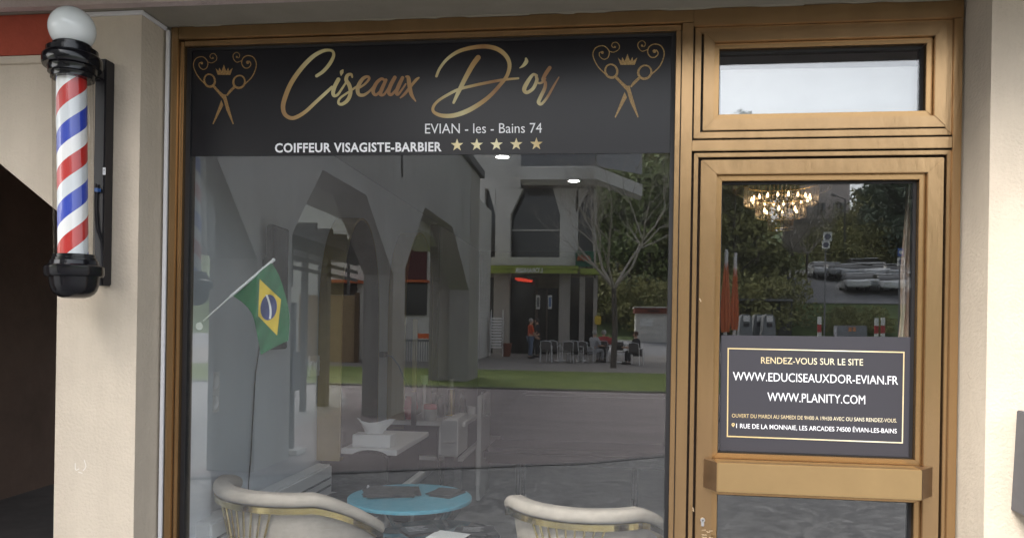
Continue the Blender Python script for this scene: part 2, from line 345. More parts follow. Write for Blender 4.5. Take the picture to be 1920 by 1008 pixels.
bm = B(); ring(bm, WL + 0.0005, ML - 0.0005, 0.221, ZA - 0.0005, 0, -0.012, 0.03, 0, (0.021, 0.014, 0.02, 0.012)); 
box(bm, WL - 0.03, DL, 0.0305, 0.049, 0.02, 0.21); box(bm, DL - 0.012, DR + 0.012, 0.006, 0.05, ZA + 0.004, zt - 0.03)
box(bm, WL - 0.0186, WL - 0.0174, -0.03, 0.04, 0.03, ZA); box(bm, ML + 0.0184, ML + 0.0206, -0.028, 0.04, 0.03, ZA)
obj("gasket", bm, M_gasket, front)
bm = B(); box(bm, WL + 0.004, ML - 0.004, -0.003, 0.003, 0.21, ZA - 0.002); obj("window_pane", bm, M_glass, front)
# fanlight
fan = B(); o_x0, o_x1, o_z1, o_z0 = X(1302, 150), X(1785, 150), Z(1400, 50.5), Z(1400, 259)
ring(fan, o_x0, o_x1, o_z0, o_z1, X(1314, 150) - o_x0, -0.036, 0.03)
l_x0, l_x1, l_z1, l_z0 = X(1318, 150), X(1771, 150), Z(1400, 61), Z(1400, 245.5)
ring(fan, l_x0, l_x1, l_z0, l_z1, 0, -0.046, 0.02, 0.0018, (X(1338, 150) - l_x0, l_x1 - X(1749, 150), Z(1400, 225) - l_z0, l_z1 - Z(1400, 80)))
fano = obj("fanlight_sash", fan, M_bronze, front)
bm = B(); bx0, bx1, bz1, bz0 = X(1338.6, 150), X(1748.4, 150), Z(1400, 80.6), Z(1400, 224.4)
g_x0, g_x1 = X(1348.2, 150), X(1736.5, 150)
g_z1 = (Z(1348, 92.5) + Z(1737.5, 80.7)) / 2; g_z0 = (Z(1348, 214.8) + Z(1735, 207.2)) / 2
ring(bm, bx0, bx1, bz0, bz1, 0, -0.03, 0.015, 0.0015, (g_x0 - bx0, bx1 - g_x1, g_z0 - bz0, bz1 - g_z1)); obj("bead", bm, M_bronze2, fano)
bm = B(); box(bm, DL + 0.001, DR - 0.001, -0.012, -0.004, o_z0 - 0.01, l_z0 - 0.0005); box(bm, DL + 0.001, DR - 0.001, -0.012, -0.004, l_z1 + 0.0005, ZA + 0.02); box(bm, DL + 0.001, l_x0 - 0.0005, -0.0125, -0.004, o_z0, ZA + 0.02); box(bm, l_x1 + 0.0005, DR - 0.001, -0.0125, -0.004, o_z0, ZA + 0.02)
ring(bm, g_x0 + 0.0004, g_x1 - 0.0004, g_z0 + 0.0004, g_z1 - 0.0004, 0, -0.008, 0.02, 0, (0.005, 0.012, 0.004, 0.012)); obj("gasket", bm, M_gasket, fano)
bm = B(); box(bm, g_x0 + 0.001, g_x1 - 0.001, -0.003, 0.003, g_z0 + 0.001, g_z1 - 0.001); obj("window_pane", bm, M_glass, fano)
# white privacy film, a little short of the pane and curling at its right edge
M_film = mat("white_film", (0.86, 0.88, 0.92), 0.6, var=0.06, vscale=5)
bm = B(); f0, f1 = PL(1352, 132, 0.012), PL(1731, 125, 0.012); gx = []
NX, NZ = 40, 14
for i in range(NX + 1):
    u = i / NX; x = f0.x + (f1.x - f0.x) * u + (0.0); top = f0.z + (f1.z - f0.z) * u; col = []
    for j in range(NZ + 1):
        v = j / NZ; z = g_z0 - 0.004 + (top - g_z0 + 0.004) * v
        y = 0.010 + 0.002 * math.sin(7 * u + 3 * v) + 0.012 * max(0, (u - 0.93) / 0.07) ** 2 + 0.0015 * math.sin(23 * u * (1 - v))
        col.append(bm.verts.new((x, y, z)))
    gx.append(col)
for i in range(NX):
    for j in range(NZ): bm.faces.new((gx[i][j], gx[i + 1][j], gx[i + 1][j + 1], gx[i][j + 1]))
tag(obj("privacy_film", bm, M_film, None, True), "white privacy film behind the fanlight glass over the door", "window film")
# ================================================================ the door
door = thing("entrance_door", "bronze glazed entrance door with a wide push bar", "door", (0.8, 0, 0.02))
s_x0, s_x1, s_z1 = X(1301.5, 500), X(1776.5, 500), Z(1400, 286.6)
xa_, xb_ = X(1301, 300), X(1783, 300)
bm = B(); ring(bm, xa_, xb_, 0.0, s_z1, X(1309, 300) - xa_, -0.036, 0.03); obj("door_frame", bm, M_bronze, front)
bm = B(); dl_x0, dl_x1, dl_z1 = X(1313.3, 310), X(1766.3, 310), Z(1400, 301)
d_gx0, d_gx1, zC, zD, zE = (X(1352.5, 340, -.03) + X(1346.4, 870, -.03)) / 2, (X(1722.5, 335.6, -.03) + X(1716, 880, -.03)) / 2, (Z(1352.5, 340) + Z(1722.5, 335.6)) / 2, (Z(1346, 848) + Z(1716, 861)) / 2, (Z(1346.5, 925.7) + Z(1715.5, 942)) / 2
bw = 0.022; st0, st1 = d_gx0 - bw, d_gx1 + bw
ring(bm, dl_x0, dl_x1, 0.03, dl_z1, 0, -0.048, 0.02, 0.002, (st0 - dl_x0, dl_x1 - st1, 0.22, dl_z1 - (zC + bw)))
box(bm, st0 + 0.0005, st1 - 0.0005, -0.0475, 0.019, zE + 0.012, zD - bw, 0.0015)
leaf = obj("door_leaf", bm, M_bronze, door)
bm = B(); ring(bm, st0 + 0.0006, st1 - 0.0006, zD - bw + 0.0006, zC + bw - 0.0006, bw - 0.001, -0.031, 0.016, 0.0015)
ring(bm, st0 + 0.0006, st1 - 0.0006, 0.2506, zE + 0.0114, 0, -0.031, 0.016, 0.0015, (bw, bw, bw, 0.011)); obj("bead", bm, M_bronze2, door)
bm = B(); ring(bm, d_gx0 + 0.0004, d_gx1 - 0.0004, zD + 0.0004, zC - 0.0004, 0, -0.0085, 0.015, 0, (0.005, 0.011, 0.004, 0.008))
ring(bm, d_gx0 + 0.0004, d_gx1 - 0.0004, 0.272, zE - 0.0004, 0, -0.0085, 0.015, 0, (0.006, 0.011, 0.004, 0.006)); obj("gasket", bm, M_gasket, door)
bm = B(); box(bm, DL + 0.001, dl_x0 - 0.0005, -0.0125, -0.004, 0.03, s_z1 + 0.012); box(bm, dl_x1 + 0.0005, DR - 0.001, -0.0125, -0.004, 0.03, s_z1 + 0.012); box(bm, dl_x0, dl_x1, -0.0125, -0.004, dl_z1 + 0.0005, z_b0 - 0.001); obj("door_rebate", bm, M_groove, front)
for z0, z1 in ((zD + 0.002, zC - 0.002), (0.27, zE - 0.002)):
    bm = B(); box(bm, d_gx0 + 0.001, d_gx1 - 0.001, -0.003, 0.003, z0, z1); obj("door_pane", bm, M_glass, door)
# push bar: a wide folded plate, its ends splayed back to the leaf
yb = -0.125; bt, bb = [], []
A = [PL(1319, 857.5, -0.049), PL(1344, 866, yb), PL(1729.5, 880.5, yb), PL(1749, 876.5, -0.049)]
Bq = [PL(1319, 915, -0.049), PL(1344, 921, yb), PL(1729, 938, yb), PL(1747.5, 935.5, -0.049)]
zt_ = (A[1].z + A[2].z) / 2; zb_ = (Bq[1].z + Bq[2].z) / 2
xs_ = [(A[i].x + Bq[i].x) / 2 for i in range(4)]
bm = B(); prism(bm, [(xs_[1] - 0.001, yb + 0.002, zb_), (xs_[2] + 0.001, yb + 0.002, zb_), (xs_[2] + 0.001, yb + 0.0001, zb_), (xs_[1] - 0.001, yb + 0.0001, zb_)], (0, 0, 0.0001)); bm.free()
bm = B(); prism(bm, [(xs_[1], -0.0485, zb_), (xs_[2], -0.0485, zb_), (xs_[2], yb, zb_), (xs_[1], yb, zb_)], (0, 0, zt_ - zb_), 0.003)
pb = obj("push_bar", bm, mat("bronze_bar", (0.50, 0.335, 0.16), 0.32, 0.85, var=0.08, vscale=3), door)
for i, j, sx in ((0, 1, -1), (3, 2, 1)):
    bm = B(); prism(bm, [(xs_[i], -0.0488, zb_ + 0.001), (xs_[j] + sx * 0.0006, -0.0488, zb_ + 0.001), (xs_[j] + sx * 0.0006, yb + 0.001, zb_ + 0.001)], (0, 0, zt_ - zb_ - 0.002), 0.0008); obj("end_cap", bm, M_bronze_end, pb)
bm = B(); Rk = random.Random(5)
for k in range(14):
    x = Rk.uniform(1316, 1338); y = Rk.uniform(992, 1012); stroke(bm, [(x, y, Rk.uniform(.8, 2.2)), (x + Rk.uniform(2, 7), y + Rk.uniform(-.6, .8), Rk.uniform(.6, 1.6))], lambda a, b: (a, b), -0.0483)
for x, y in ((1299, 951), (1299.6, 955), (1312, 560), (1313, 562)): stroke(bm, [(x, y, 2), (x + 1, y + 2.5, 1.6)], lambda a, b: (a, b), -0.0483)
flat("scuff_marks", bm, mat("worn_bare_metal", (0.48, 0.36, 0.23), 0.5, 0.4), door)
# lock cylinder
M_steel = mat("satin_steel", (0.62, 0.62, 0.62), 0.3, 0.9)
lp = PL(1317.5, 974, -0.05); bm = B()
lathe(bm, (lp.x, -0.0475, lp.z), (0, -1, 0), [(0, .0088), (0.004, .0088), (0.005, .008)], 24); box(bm, lp.x - 0.0055, lp.x + 0.0055, -0.0515, -0.0475, lp.z - 0.0235, lp.z - 0.004, 0.0015); lk = obj("lock_cylinder", bm, M_steel, door, True)
bm = B(); lathe(bm, (lp.x + .0005, -0.0526, lp.z), (0, -1, 0), [(0, .0026), (0.0003, .0026)], 12); box(bm, lp.x - 0.0006, lp.x + .0016, -0.0529, -0.0526, lp.z - 0.006, lp.z); obj("keyhole", bm, M_gasket, lk)
# ================================================================ the big window sign
sign = thing("window_sign", "black shop sign with gold script across the top of the display window", "sign", tuple(PL(805, 180, -0.006)))
bm = B(); pts = [(346.5, 88), (1268.5, 60.5), (1264.8, 286.6), (349, 293.2)]
q = [PL(a_, b_, -0.0050) for a_, b_ in pts]; prism(bm, q, (0, 0.0014, 0)); obj("sign_panel", bm, M_vinyl, sign)
YS = -0.0054
f4 = lambda x, y: (330 + x / 3.734, 40 + y / 3.734)
f5 = lambda x, y: (780 + x / 3.733, 40 + y / 3.733)
bm = B()
for P in ([(985, 383, 22), (1030, 352, 24), (1075, 300, 25), (1103, 245, 22), (1098, 213, 18), (1070, 203, 19), (1020, 212, 25), (950, 255, 29), (870, 340, 31), (800, 445, 32), (757, 555, 32), (750, 615, 30), (767, 657, 28), (807, 678, 26), (850, 668, 27), (910, 630, 25), (980, 565, 24), (1040, 510, 23), (1092, 462, 20)],
          [(1137, 408, 28), (1112, 455, 28), (1100, 498, 27), (1107, 522, 22), (1132, 514, 18), (1160, 475, 16), (1188, 432, 14)],
          [(1168, 343, 12), (1160, 357, 26), (1156, 380, 6)],
          [(1234, 392, 12), (1226, 372, 18), (1200, 380, 24), (1192, 412, 27), (1214, 450, 28), (1222, 500, 27), (1203, 550, 26), (1165, 580, 22), (1138, 574, 18), (1146, 542, 16), (1190, 508, 15), (1240, 475, 15), (1275, 450, 14)],
          [(1272, 472, 16), (1320, 442, 16), (1352, 404, 18), (1340, 388, 19), (1306, 405, 25), (1274, 460, 28), (1277, 508, 25), (1310, 518, 22), (1350, 494, 16), (1385, 455, 14)],
          [(1462, 415, 18), (1438, 404, 20), (1402, 435, 25), (1380, 488, 26), (1397, 516, 20), (1432, 488, 18), (1466, 425, 16)], [(1470, 412, 22), (1440, 478, 27), (1431, 512, 24), (1457, 512, 17), (1492, 460, 14), (1520, 410, 14)],
          [(1532, 394, 26), (1502, 450, 28), (1489, 498, 25), (1508, 514, 20), (1548, 470, 17), (1575, 420, 16)], [(1586, 396, 24), (1560, 450, 28), (1543, 498, 25), (1554, 513, 18), (1580, 482, 15), (1608, 440, 12)],
          [(1611, 388, 14), (1626, 395, 26), (1633, 440, 29), (1647, 510, 26), (1678, 560, 8)], [(1700, 396, 12), (1680, 412, 20), (1640, 460, 19), (1600, 510, 19), (1571, 536, 10)]):
    stroke(bm, P, f4, YS)
for P in ([(435, 255, 36), (398, 305, 35), (350, 390, 32), (300, 490, 28), (263, 570, 18)],
          [(143, 385, 18), (168, 328, 19), (222, 262, 21), (300, 211, 25), (400, 184, 28), (500, 178, 30), (580, 201, 31), (635, 250, 29), (655, 310, 27), (637, 380, 25), (592, 442, 25), (520, 520, 27), (440, 582, 31), (350, 632, 33), (260, 660, 31), (180, 660, 27), (127, 637, 22), (120, 603, 20), (152, 560, 19), (222, 515, 20), (300, 477, 20), (400, 451, 20), (520, 426, 20), (620, 409, 18), (716, 400, 14)],
          [(770, 263, 16), (772, 283, 28), (752, 310, 20), (726, 328, 6)],
          [(846, 380, 16), (818, 375, 20), (778, 430, 29), (757, 478, 29), (777, 499, 24), (820, 470, 24), (846, 412, 24), (838, 378, 16)], [(838, 380, 14), (850, 428, 15), (880, 430, 16), (905, 402, 14)],
          [(936, 326, 26), (908, 368, 27), (888, 410, 22), (905, 430, 22), (900, 472, 25), (872, 530, 26), (858, 568, 26), (880, 578, 20), (920, 530, 18), (960, 460, 16), (1000, 392, 8)]):
    stroke(bm, P, f5, YS)
flat("script_lettering", bm, M_gold, sign)
def emblem(f):
    bm = B()
    for P in ([(200, 437, 7), (150, 380, 7), (122, 310, 6), (140, 262, 6), (188, 250, 6), (222, 285, 6), (215, 325, 6), (190, 338, 6), (165, 320, 6), (162, 296, 6), (178, 288, 6)], [(222, 285, 5), (250, 292, 5), (280, 275, 5), (285, 250, 5), (268, 228, 5), (245, 232, 5), (238, 250, 5), (250, 262, 5), (262, 256, 6)],
              [(482, 440, 8), (535, 385, 8), (562, 310, 7), (545, 257, 7), (505, 241, 7), (470, 258, 7), (460, 295, 7), (478, 325, 7), (505, 327, 7), (524, 305, 7), (515, 282, 7), (502, 284, 7)], [(460, 276, 5), (425, 287, 5), (402, 262, 5), (402, 234, 5), (425, 218, 5), (445, 234, 5), (440, 256, 5), (426, 254, 6)],
              [(180, 292, 16), (181, 295, 16)], [(501, 287, 22), (502, 289, 22)], [(257, 257, 12), (258, 259, 12)], [(425, 250, 13), (426, 252, 13)]): stroke(bm, P, f, YS, 6)
    for cx, cy, rx, ry, ro in ((235, 415, 37, 44, -0.25), (442, 424, 40, 44, 0.35)):
        P = []
        for k in range(25):
            t = 2 * PI * k / 24; x, y = rx * math.cos(t), ry * math.sin(t); P.append((cx + x * math.cos(ro) - y * math.sin(ro), cy + x * math.sin(ro) + y * math.cos(ro), 13 + 3 * math.sin(t)))
        stroke(bm, P, f, YS, 2)
    stroke(bm, [(266, 458, 18), (300, 496, 18), (332, 528, 26)], f, YS); stroke(bm, [(408, 462, 17), (380, 490, 18), (358, 517, 12)], f, YS)
    polypx(bm, [(316, 514), (348, 512), (360, 560), (404, 718), (398, 722), (352, 620), (334, 555)], YS - 0.0012, f); polypx(bm, [(317, 552), (332, 588), (262, 722), (256, 718)], YS - 0.0008, f)
    polypx(bm, [(292, 376), (276, 328), (298, 350), (303, 325), (318, 350), (326, 330), (335, 303), (344, 330), (352, 350), (366, 325), (371, 350), (397, 327), (380, 376)], YS, f)
    return bm
flat("scissors_emblem", emblem(f4), M_glit, sign)
f6 = lambda x, y: (1111 + (f4(x, y)[0] - 362) * 1.134, 77 + (f4(x, y)[1] - 98) * 1.067 - (f4(x, y)[0] - 362) * 0.01)
flat("scissors_emblem", emblem(f6), M_glit, sign)
text_px("town_lettering", "EVIAN - les - Bains 74", 797, 250.5, 1016, 249, 18.3, YS, M_lett, sign)
text_px("trade_lettering", "COIFFEUR VISAGISTE-BARBIER", 515.5, 286.3, 828, 284, 17.6, YS, M_lett, sign, bold=0.028, spacing=1.08)
for cx, cy in ((857, 272.2), (894, 271.7), (931, 271.2), (968, 270.6), (1005.8, 270)):
    bm = B(); P = []
    for k in range(10):
        r = 12.2 if k % 2 == 0 else 4.9; t = -PI / 2 + k * PI / 5; P.append((cx + r * math.cos(t), cy + r * math.sin(t)))
    c = bm.verts.new(PL(cx, cy, YS)); vs = [bm.verts.new(PL(a_, b_, YS)) for a_, b_ in P]
    for k in range(10): bm.faces.new((c, vs[k], vs[(k + 1) % 10]))
    flat("star", bm, M_star, sign)
# ================================================================ the door sign
ds = thing("door_sign", "charcoal notice with web addresses and opening hours on the door glass", "sign", tuple(PL(1531, 740, -0.006)))
bm = B(); prism(bm, [PL(a_, b_, -0.0050) for a_, b_ in ((1351.8, 628), (1713.2, 631.6), (1711, 856.3), (1350, 843.5))], (0, 0.0014, 0)); obj("sign_panel", bm, M_vinyl2, ds)
bm = B(); q = [(1364.3, 651.6), (1696, 658.9), (1693, 830.5), (1362.7, 818.2)]; cxm, cym = 1529, 740
for i in range(4):
    a_, b_ = q[i], q[(i + 1) % 4]; ins = lambda p: (p[0] + (2.2 if p[0] < cxm else -2.2), p[1] + (2.2 if p[1] < cym else -2.2))
    polypx(bm, [a_, b_, ins(b_), ins(a_)], YS)
flat("border", bm, M_goldlet, ds)
f8 = lambda x, y: (1290 + x / 2.598, 620 + y / 2.598)
def dtxt(nm, body, x0, y0, x1, y1, h, m, bold=0.0):
    a_ = f8(x0, y0); b_ = f8(x1, y1); text_px(nm, body, a_[0], a_[1], b_[0], b_[1], h / 2.598, YS, m, ds, bold)
dtxt("invitation_lettering", "RENDEZ-VOUS SUR LE SITE", 356, 158, 853, 168, 31, M_goldlet, 0.003)
dtxt("web_lettering", "WWW.EDUCISEAUXDOR-EVIAN.FR", 219, 240, 1023, 261, 41, M_lett, 0.0)
dtxt("web_lettering", "WWW.PLANITY.COM", 387, 341, 863, 356, 42, M_lett, 0.0)
dtxt("hours_lettering", "OUVERT DU MARDI AU SAMEDI DE 9H00 A 19H30 AVEC OU SANS RENDEZ-VOUS.", 214, 420, 1017, 445, 18, M_goldlet, 0.0)
dtxt("address_lettering", "1 RUE DE LA MONNAIE, LES ARCADES 74500 ÉVIAN-LES-BAINS", 235, 472, 1017, 498, 22, M_lett, 0.003)
bm = B(); P = [(220, 468)] + [(220 + 8 * math.cos(t), 455 - 8 * math.sin(t)) for t in [(-0.5 + (PI + 1.0) * k / 12) for k in range(13)]]
H = [(220 + 3.2 * math.cos(t), 455 - 3.2 * math.sin(t)) for t in [(-0.5 + (PI + 1.0) * k / 12) for k in range(13)]]
vo = [bm.verts.new(PL(*f8(a_, b_), YS)) for a_, b_ in P]; vi = [bm.verts.new(PL(*f8(a_, b_), YS)) for a_, b_ in H]
for k in range(12): bm.faces.new((vo[k + 1], vo[k + 2], vi[k + 1], vi[k]))
bm.faces.new((vo[0], vo[1], vi[0], vi[12], vo[13]))
flat("place_marker", bm, M_goldlet, ds)
# ================================================================ barber pole
M_black = mat("black_gloss_plastic", (0.006, 0.006, 0.008), 0.16, spec=0.4)
M_blackm = mat("black_bracket_metal", (0.010, 0.009, 0.012), 0.45)
M_globe = mat("opal_globe", (0.82, 0.86, 0.86), 0.12, spec=0.5)
M_ptube = glassmat("clear_acrylic", (0.90, 0.90, 0.89), 0.05, 0.02)
ypo = yf - 0.19
pole = thing("barber_pole", "barber pole with red, white and blue stripes and a white globe on the pier", "barber pole", tuple(PL(140, 330, ypo)))
pT, pB = PL(135.5, 55, ypo), PL(139.5, 520, ypo); axd = (pB - pT).normalized(); UPP = (pB - pT).length / 465.0
def at_(py): return (py - 55) * UPP
RS = 0.868
def prof(L): return [(at_(py), r * UPP * RS) for py, r in L]
bm = B(); lathe(bm, pT, axd, prof([(92, 1), (92, 38), (88, 40)] and [(55 - 40.5 * math.cos(t), 46 * math.sin(t)) for t in [0.02 + (PI - .62) * k / 22 for k in range(23)]]), 56); obj("globe", bm, M_globe, pole, True)
bm = B(); lathe(bm, pT, axd, prof([(84, 30), (84, 36), (86, 38), (92, 38), (93, 44), (95, 50), (104, 50), (106, 54), (109, 57), (113, 58), (124, 58), (128, 56), (129, 48), (131, 47), (140, 47), (141, 43), (143, 42), (150, 42), (150, 20)]), 64); obj("cap", bm, M_black, pole, True)
bm = B(); lathe(bm, pT, axd, prof([(478, 20), (478, 41), (484, 41), (485, 44), (489, 44), (490, 47), (497, 48), (498, 54), (501, 57.5), (515, 57.5), (519, 55), (520, 49), (524, 48), (536, 46.5), (545, 43), (551, 38), (556, 30), (558.5, 20), (559, 5)]), 64); obj("base", bm, M_black, pole, True)
m = bpy.data.materials.new("striped_drum"); m.use_nodes = True; n, l = nodes(m); bs = n["Principled BSDF"]; bs.inputs["Roughness"].default_value = 0.35
uv = n.new("ShaderNodeUVMap"); sx = n.new("ShaderNodeSeparateXYZ"); l.new(uv.outputs[0], sx.inputs[0])
sm = n.new("ShaderNodeMath"); sm.operation = 'ADD'; l.new(sx.outputs[0], sm.inputs[0]); l.new(sx.outputs[1], sm.inputs[1]); fr = n.new("ShaderNodeMath"); fr.operation = 'FRACT'; l.new(sm.outputs[0], fr.inputs[0])
cr = n.new("ShaderNodeValToRGB"); cr.color_ramp.interpolation = 'CONSTANT'; e = cr.color_ramp.elements; e[0].position = 0; e[0].color = (0.62, 0.035, 0.03, 1)
for p, c in ((0.26, (0.80, 0.84, 0.88)), (0.50, (0.035, 0.075, 0.55)), (0.77, (0.80, 0.84, 0.88))): q_ = e.new(p); q_.color = (*c, 1)
e[-1].position = 0.77
l.new(fr.outputs[0], cr.inputs[0]); l.new(cr.outputs[0], bs.inputs["Base Color"])
bm = B(); uvl = bm.loops.layers.uv.new("UVMap"); uax, vax = _frame(axd); cyc = []; NS = 64
h0, h1 = 146, 482; off = CR * (-2 * UPP)
# angle measured from the side facing the street so that bands climb to the right
front_d = Vector((0, -1, 0)); front_d = (front_d - axd * front_d.dot(axd)).normalized(); right_d = front_d.cross(axd).normalized()
if right_d.x < 0: right_d = -right_d
rows = [h0 + (h1 - h0) * k / 12 for k in range(13)]
for py in rows: cyc.append([bm.verts.new(pT + off + axd * at_(py) + (front_d * math.cos(2 * PI * k / NS) + right_d * math.sin(2 * PI * k / NS)) * 29 * UPP * RS) for k in range(NS)])
PITCH = 138.0; OFFS = 170 - 138 * 0.25
for r_ in range(12):
    for k in range(NS):
        fc = bm.faces.new((cyc[r_][k], cyc[r_][(k + 1) % NS], cyc[r_ + 1][(k + 1) % NS], cyc[r_ + 1][k]))
        for lp_, (kk, rr) in zip(fc.loops, ((k, r_), (k + 1, r_), (k + 1, r_ + 1), (k, r_ + 1))):
            lp_[uvl].uv = (kk / NS, (rows[rr] - OFFS - 35) / PITCH)
obj("striped_drum", bm, m, pole, True)
bm = B(); lathe(bm, pT, axd, prof([(141, 40), (141.2, 39), (480, 39), (480.2, 38)]), 56)
bmesh.ops.delete(bm, geom=[f for f in bm.faces if len(f.verts) > 4], context='FACES'); obj("glass_tube", bm, M_ptube, pole, True)
bm = B(); x0, x1 = PL(178, 330, yf - 0.045).x, PL(198.5, 330, yf - 0.045).x; zt1, zb1 = PL(190, 113, yf - 0.04).z, PL(190, 535, yf - 0.04).z
box(bm, x0, x1, yf - 0.055, yf - 0.0005, zb1, zt1, 0.004)
for py, r in ((118, 50), (508, 50)):
    c = pT + axd * at_(py); box(bm, c.x - 0.02, x1 - 0.006, ypo, yf - 0.03, c.z - 0.022, c.z + 0.022, 0.006)
br = obj("back_bracket", bm, M_blackm, pole)
M_gal = mat("galvanised_tab", (0.16, 0.16, 0.17), 0.5, 0.3)
for px_, py_ in ((201.5, 190.5), (204, 459)):
    p = PL(px_, py_, yf - 0.002); bm = B(); box(bm, x1 - 0.004, p.x + 0.011, yf - 0.005, yf - 0.0006, p.z - 0.012, p.z + 0.012, 0.001); tb = obj("fixing_tab", bm, M_gal, pole)
    bm = B(); ball(bm, (p.x + 0.002, yf - 0.006, p.z), 0.0045, 1, .5, 1, 12); obj("screw", bm, M_steel, tb, True)
p = PL(196, 321, yf - 0.056); bm = B(); box(bm, p.x - 0.007, p.x + 0.004, yf - 0.0565, yf - 0.0552, p.z - 0.014, p.z + 0.014); stk = obj("arrow_sticker", bm, M_lett, pole)
bm = B(); bm.faces.new([bm.verts.new((p.x - 0.0015 + a_, yf - 0.0568, p.z + b_)) for a_, b_ in ((-0.0008, -0.009), (0.0008, -0.009), (0.0008, 0.002), (0.003, 0.002), (0, 0.009), (-0.003, 0.002), (-0.0008, 0.002))]); flat("arrow", bm, M_blackm, stk)
p = PL(186, 357, yf - 0.06); bm = B(); box(bm, p.x - 0.012, p.x + 0.006, yf - 0.075, yf - 0.056, p.z - 0.007, p.z + 0.007, 0.002); obj("cable_clip", bm, mat("blue_clip", (0.03, 0.11, 0.35), 0.4), pole)
bm = B(); tube(bm, [PL(a_, b_, yf - 0.062) for a_, b_ in ((180, 345), (178, 390), (181, 430), (190, 455), (192, 500))], 0.004); obj("pole_cable", bm, M_blackm, pole, True)
bm = B()
for P in ([(141, 868), (142, 880), (148, 878)], [(158, 862), (161, 874), (156, 881)], [(147, 884), (154, 886)]): stroke(bm, [(a, b, 1.6) for a, b in P], lambda x, y: (x, y), yf - 0.0012)
flat("chalk_mark", bm, mat("chalk", (0.72, 0.68, 0.62), 0.9), shop)
# ================================================================ cable trunking
bm = B(); zz = Z(250, 34, yf - 0.01) 
xk = pxl1
box(bm, PL(150, 36, yf - 0.02).x, xk + 0.0125, yf - 0.0125, yf - 0.0006, ZS - 0.017, ZS - 0.002, 0.0015)
box(bm, xk + 0.0006, xk + 0.0125, yf + 0.0, -0.0472, ZS - 0.0165, ZS - 0.0025, 0.0015)
xt = PL(316, 500, -0.05).x
box(bm, xo - 0.0155, xo - 0.0012, -0.0585, -0.0475, 0.62, ZS - 0.018, 0.0015); box(bm, xo - 0.0165, xo - 0.0008, -0.0582, -0.0476, 0.02, 0.618, 0.0015)
tag(obj("cable_trunking", bm, M_trunk, None), "white cable trunking along the pier top and down beside the bronze frame", "trunking")
# ================================================================ letterbox at the right edge
M_lbx = mat("anthracite_paint", (0.10, 0.10, 0.11), 0.45, var=0.08, vscale=30)
q0, q1 = PL(1906, 768, -0.19), PL(1894.5, 955, -0.19)
lb = thing("wall_letterbox", "anthracite metal letterbox on the cream pier right of the door", "letterbox", (q0.x + 0.15, -0.26, q1.z))
bm = B(); d = 0.14
prism(bm, [(q0.x, -0.1905, q0.z), (q1.x, -0.1905, q1.z), (q1.x + 0.008, -0.1905 - d, q1.z - 0.003), (q0.x + 0.008, -0.1905 - d, q0.z - 0.012)], (0.34, 0, 0), 0.003); obj("letterbox_body", bm, M_lbx, lb)
bm = B(); box(bm, q0.x + 0.06, q0.x + 0.30, -0.1905 - d - 0.006, -0.1905 - d - 0.0002, q0.z - 0.09, q0.z - 0.045, 0.002); obj("flap", bm, M_lbx, lb)
# ================================================================ flag inside the display window
M_fgreen = mat("flag_green", (0.012, 0.13, 0.050), 0.8, var=0.12, vscale=12); M_fyel = mat("flag_yellow", (0.72, 0.52, 0.03), 0.8)
M_fblue = mat("flag_blue", (0.02, 0.035, 0.16), 0.8); M_fwhite = mat("flag_white", (0.8, 0.82, 0.84), 0.7)
YF = 0.10
flag = thing("flag", "green flag with yellow diamond on a white stick inside the display window", "flag", tuple(PL(373, 610, YF)))
def fdep(px, py): return YF + 0.016 * math.sin((px - 430) / 13 + (py - 500) / 60) * min(1, max(0, ((px - 430) + (py - 540) * 0.7) / 70)) + 0.004 * math.sin(py / 9 + px / 5)
def curve(P, t): 
    Q = catmull(P, 10); x = t * (len(Q) - 1); i = min(int(x), len(Q) - 2); f = x - i
    return (Q[i][0] * (1 - f) + Q[i + 1][0] * f, Q[i][1] * (1 - f) + Q[i + 1][1] * f)
TOPE = [(509, 492), (523, 516), (535, 553), (543, 594), (541, 638)]; BOT = [(434, 553), (457, 569), (473, 590), (481, 622), (489, 665)]
def fl(u, v):                                   # u hoist->fly, v along the hoist
    a_, b_ = curve(TOPE, u), curve(BOT, u); h = curve([(509, 492), (471, 522), (434, 553)], v); fy = curve([(541, 638), (517, 649), (489, 665)], v)
    p = (a_[0] * (1 - v) + b_[0] * v, a_[1] * (1 - v) + b_[1] * v)
    q_ = (h[0] * (1 - u) + fy[0] * u, h[1] * (1 - u) + fy[1] * u)
    c = [TOPE[0][k] * (1 - u) * (1 - v) + TOPE[-1][k] * u * (1 - v) + BOT[0][k] * (1 - u) * v + BOT[-1][k] * u * v for k in (0, 1)]
    return p[0] + q_[0] - c[0], p[1] + q_[1] - c[1]
bm = B(); g = [[bm.verts.new(PL(*(lambda t: (t[0], t[1], fdep(*t)))(fl(i / 40, j / 28)))) for j in range(29)] for i in range(41)]
for i in range(40):
    for j in range(28): bm.faces.new((g[i][j], g[i + 1][j], g[i + 1][j + 1], g[i][j + 1]))
cloth = obj("flag_cloth", bm, M_fgreen, flag, True)
def patch(quadf, nu, nv, dy):
    bm = B(); g = []
    for i in range(nu + 1):
        g.append([])
        for j in range(nv + 1):
            x, y = quadf(i / nu, j / nv); g[-1].append(bm.verts.new(PL(x, y, fdep(x, y) - dy)))
    for i in range(nu):
        for j in range(nv): 
            try: bm.faces.new((g[i][j], g[i + 1][j], g[i + 1][j + 1], g[i][j + 1]))
            except ValueError: pass
    return bm
dA, dB, dC, dD = (487, 523), (527, 561), (519.5, 628.5), (484, 592)
def dq(s, t):
    x = dA[0] * (1 - s) * (1 - t) + dB[0] * s * (1 - t) + dC[0] * s * t + dD[0] * (1 - s) * t; y = dA[1] * (1 - s) * (1 - t) + dB[1] * s * (1 - t) + dC[1] * s * t + dD[1] * (1 - s) * t
    return x, y
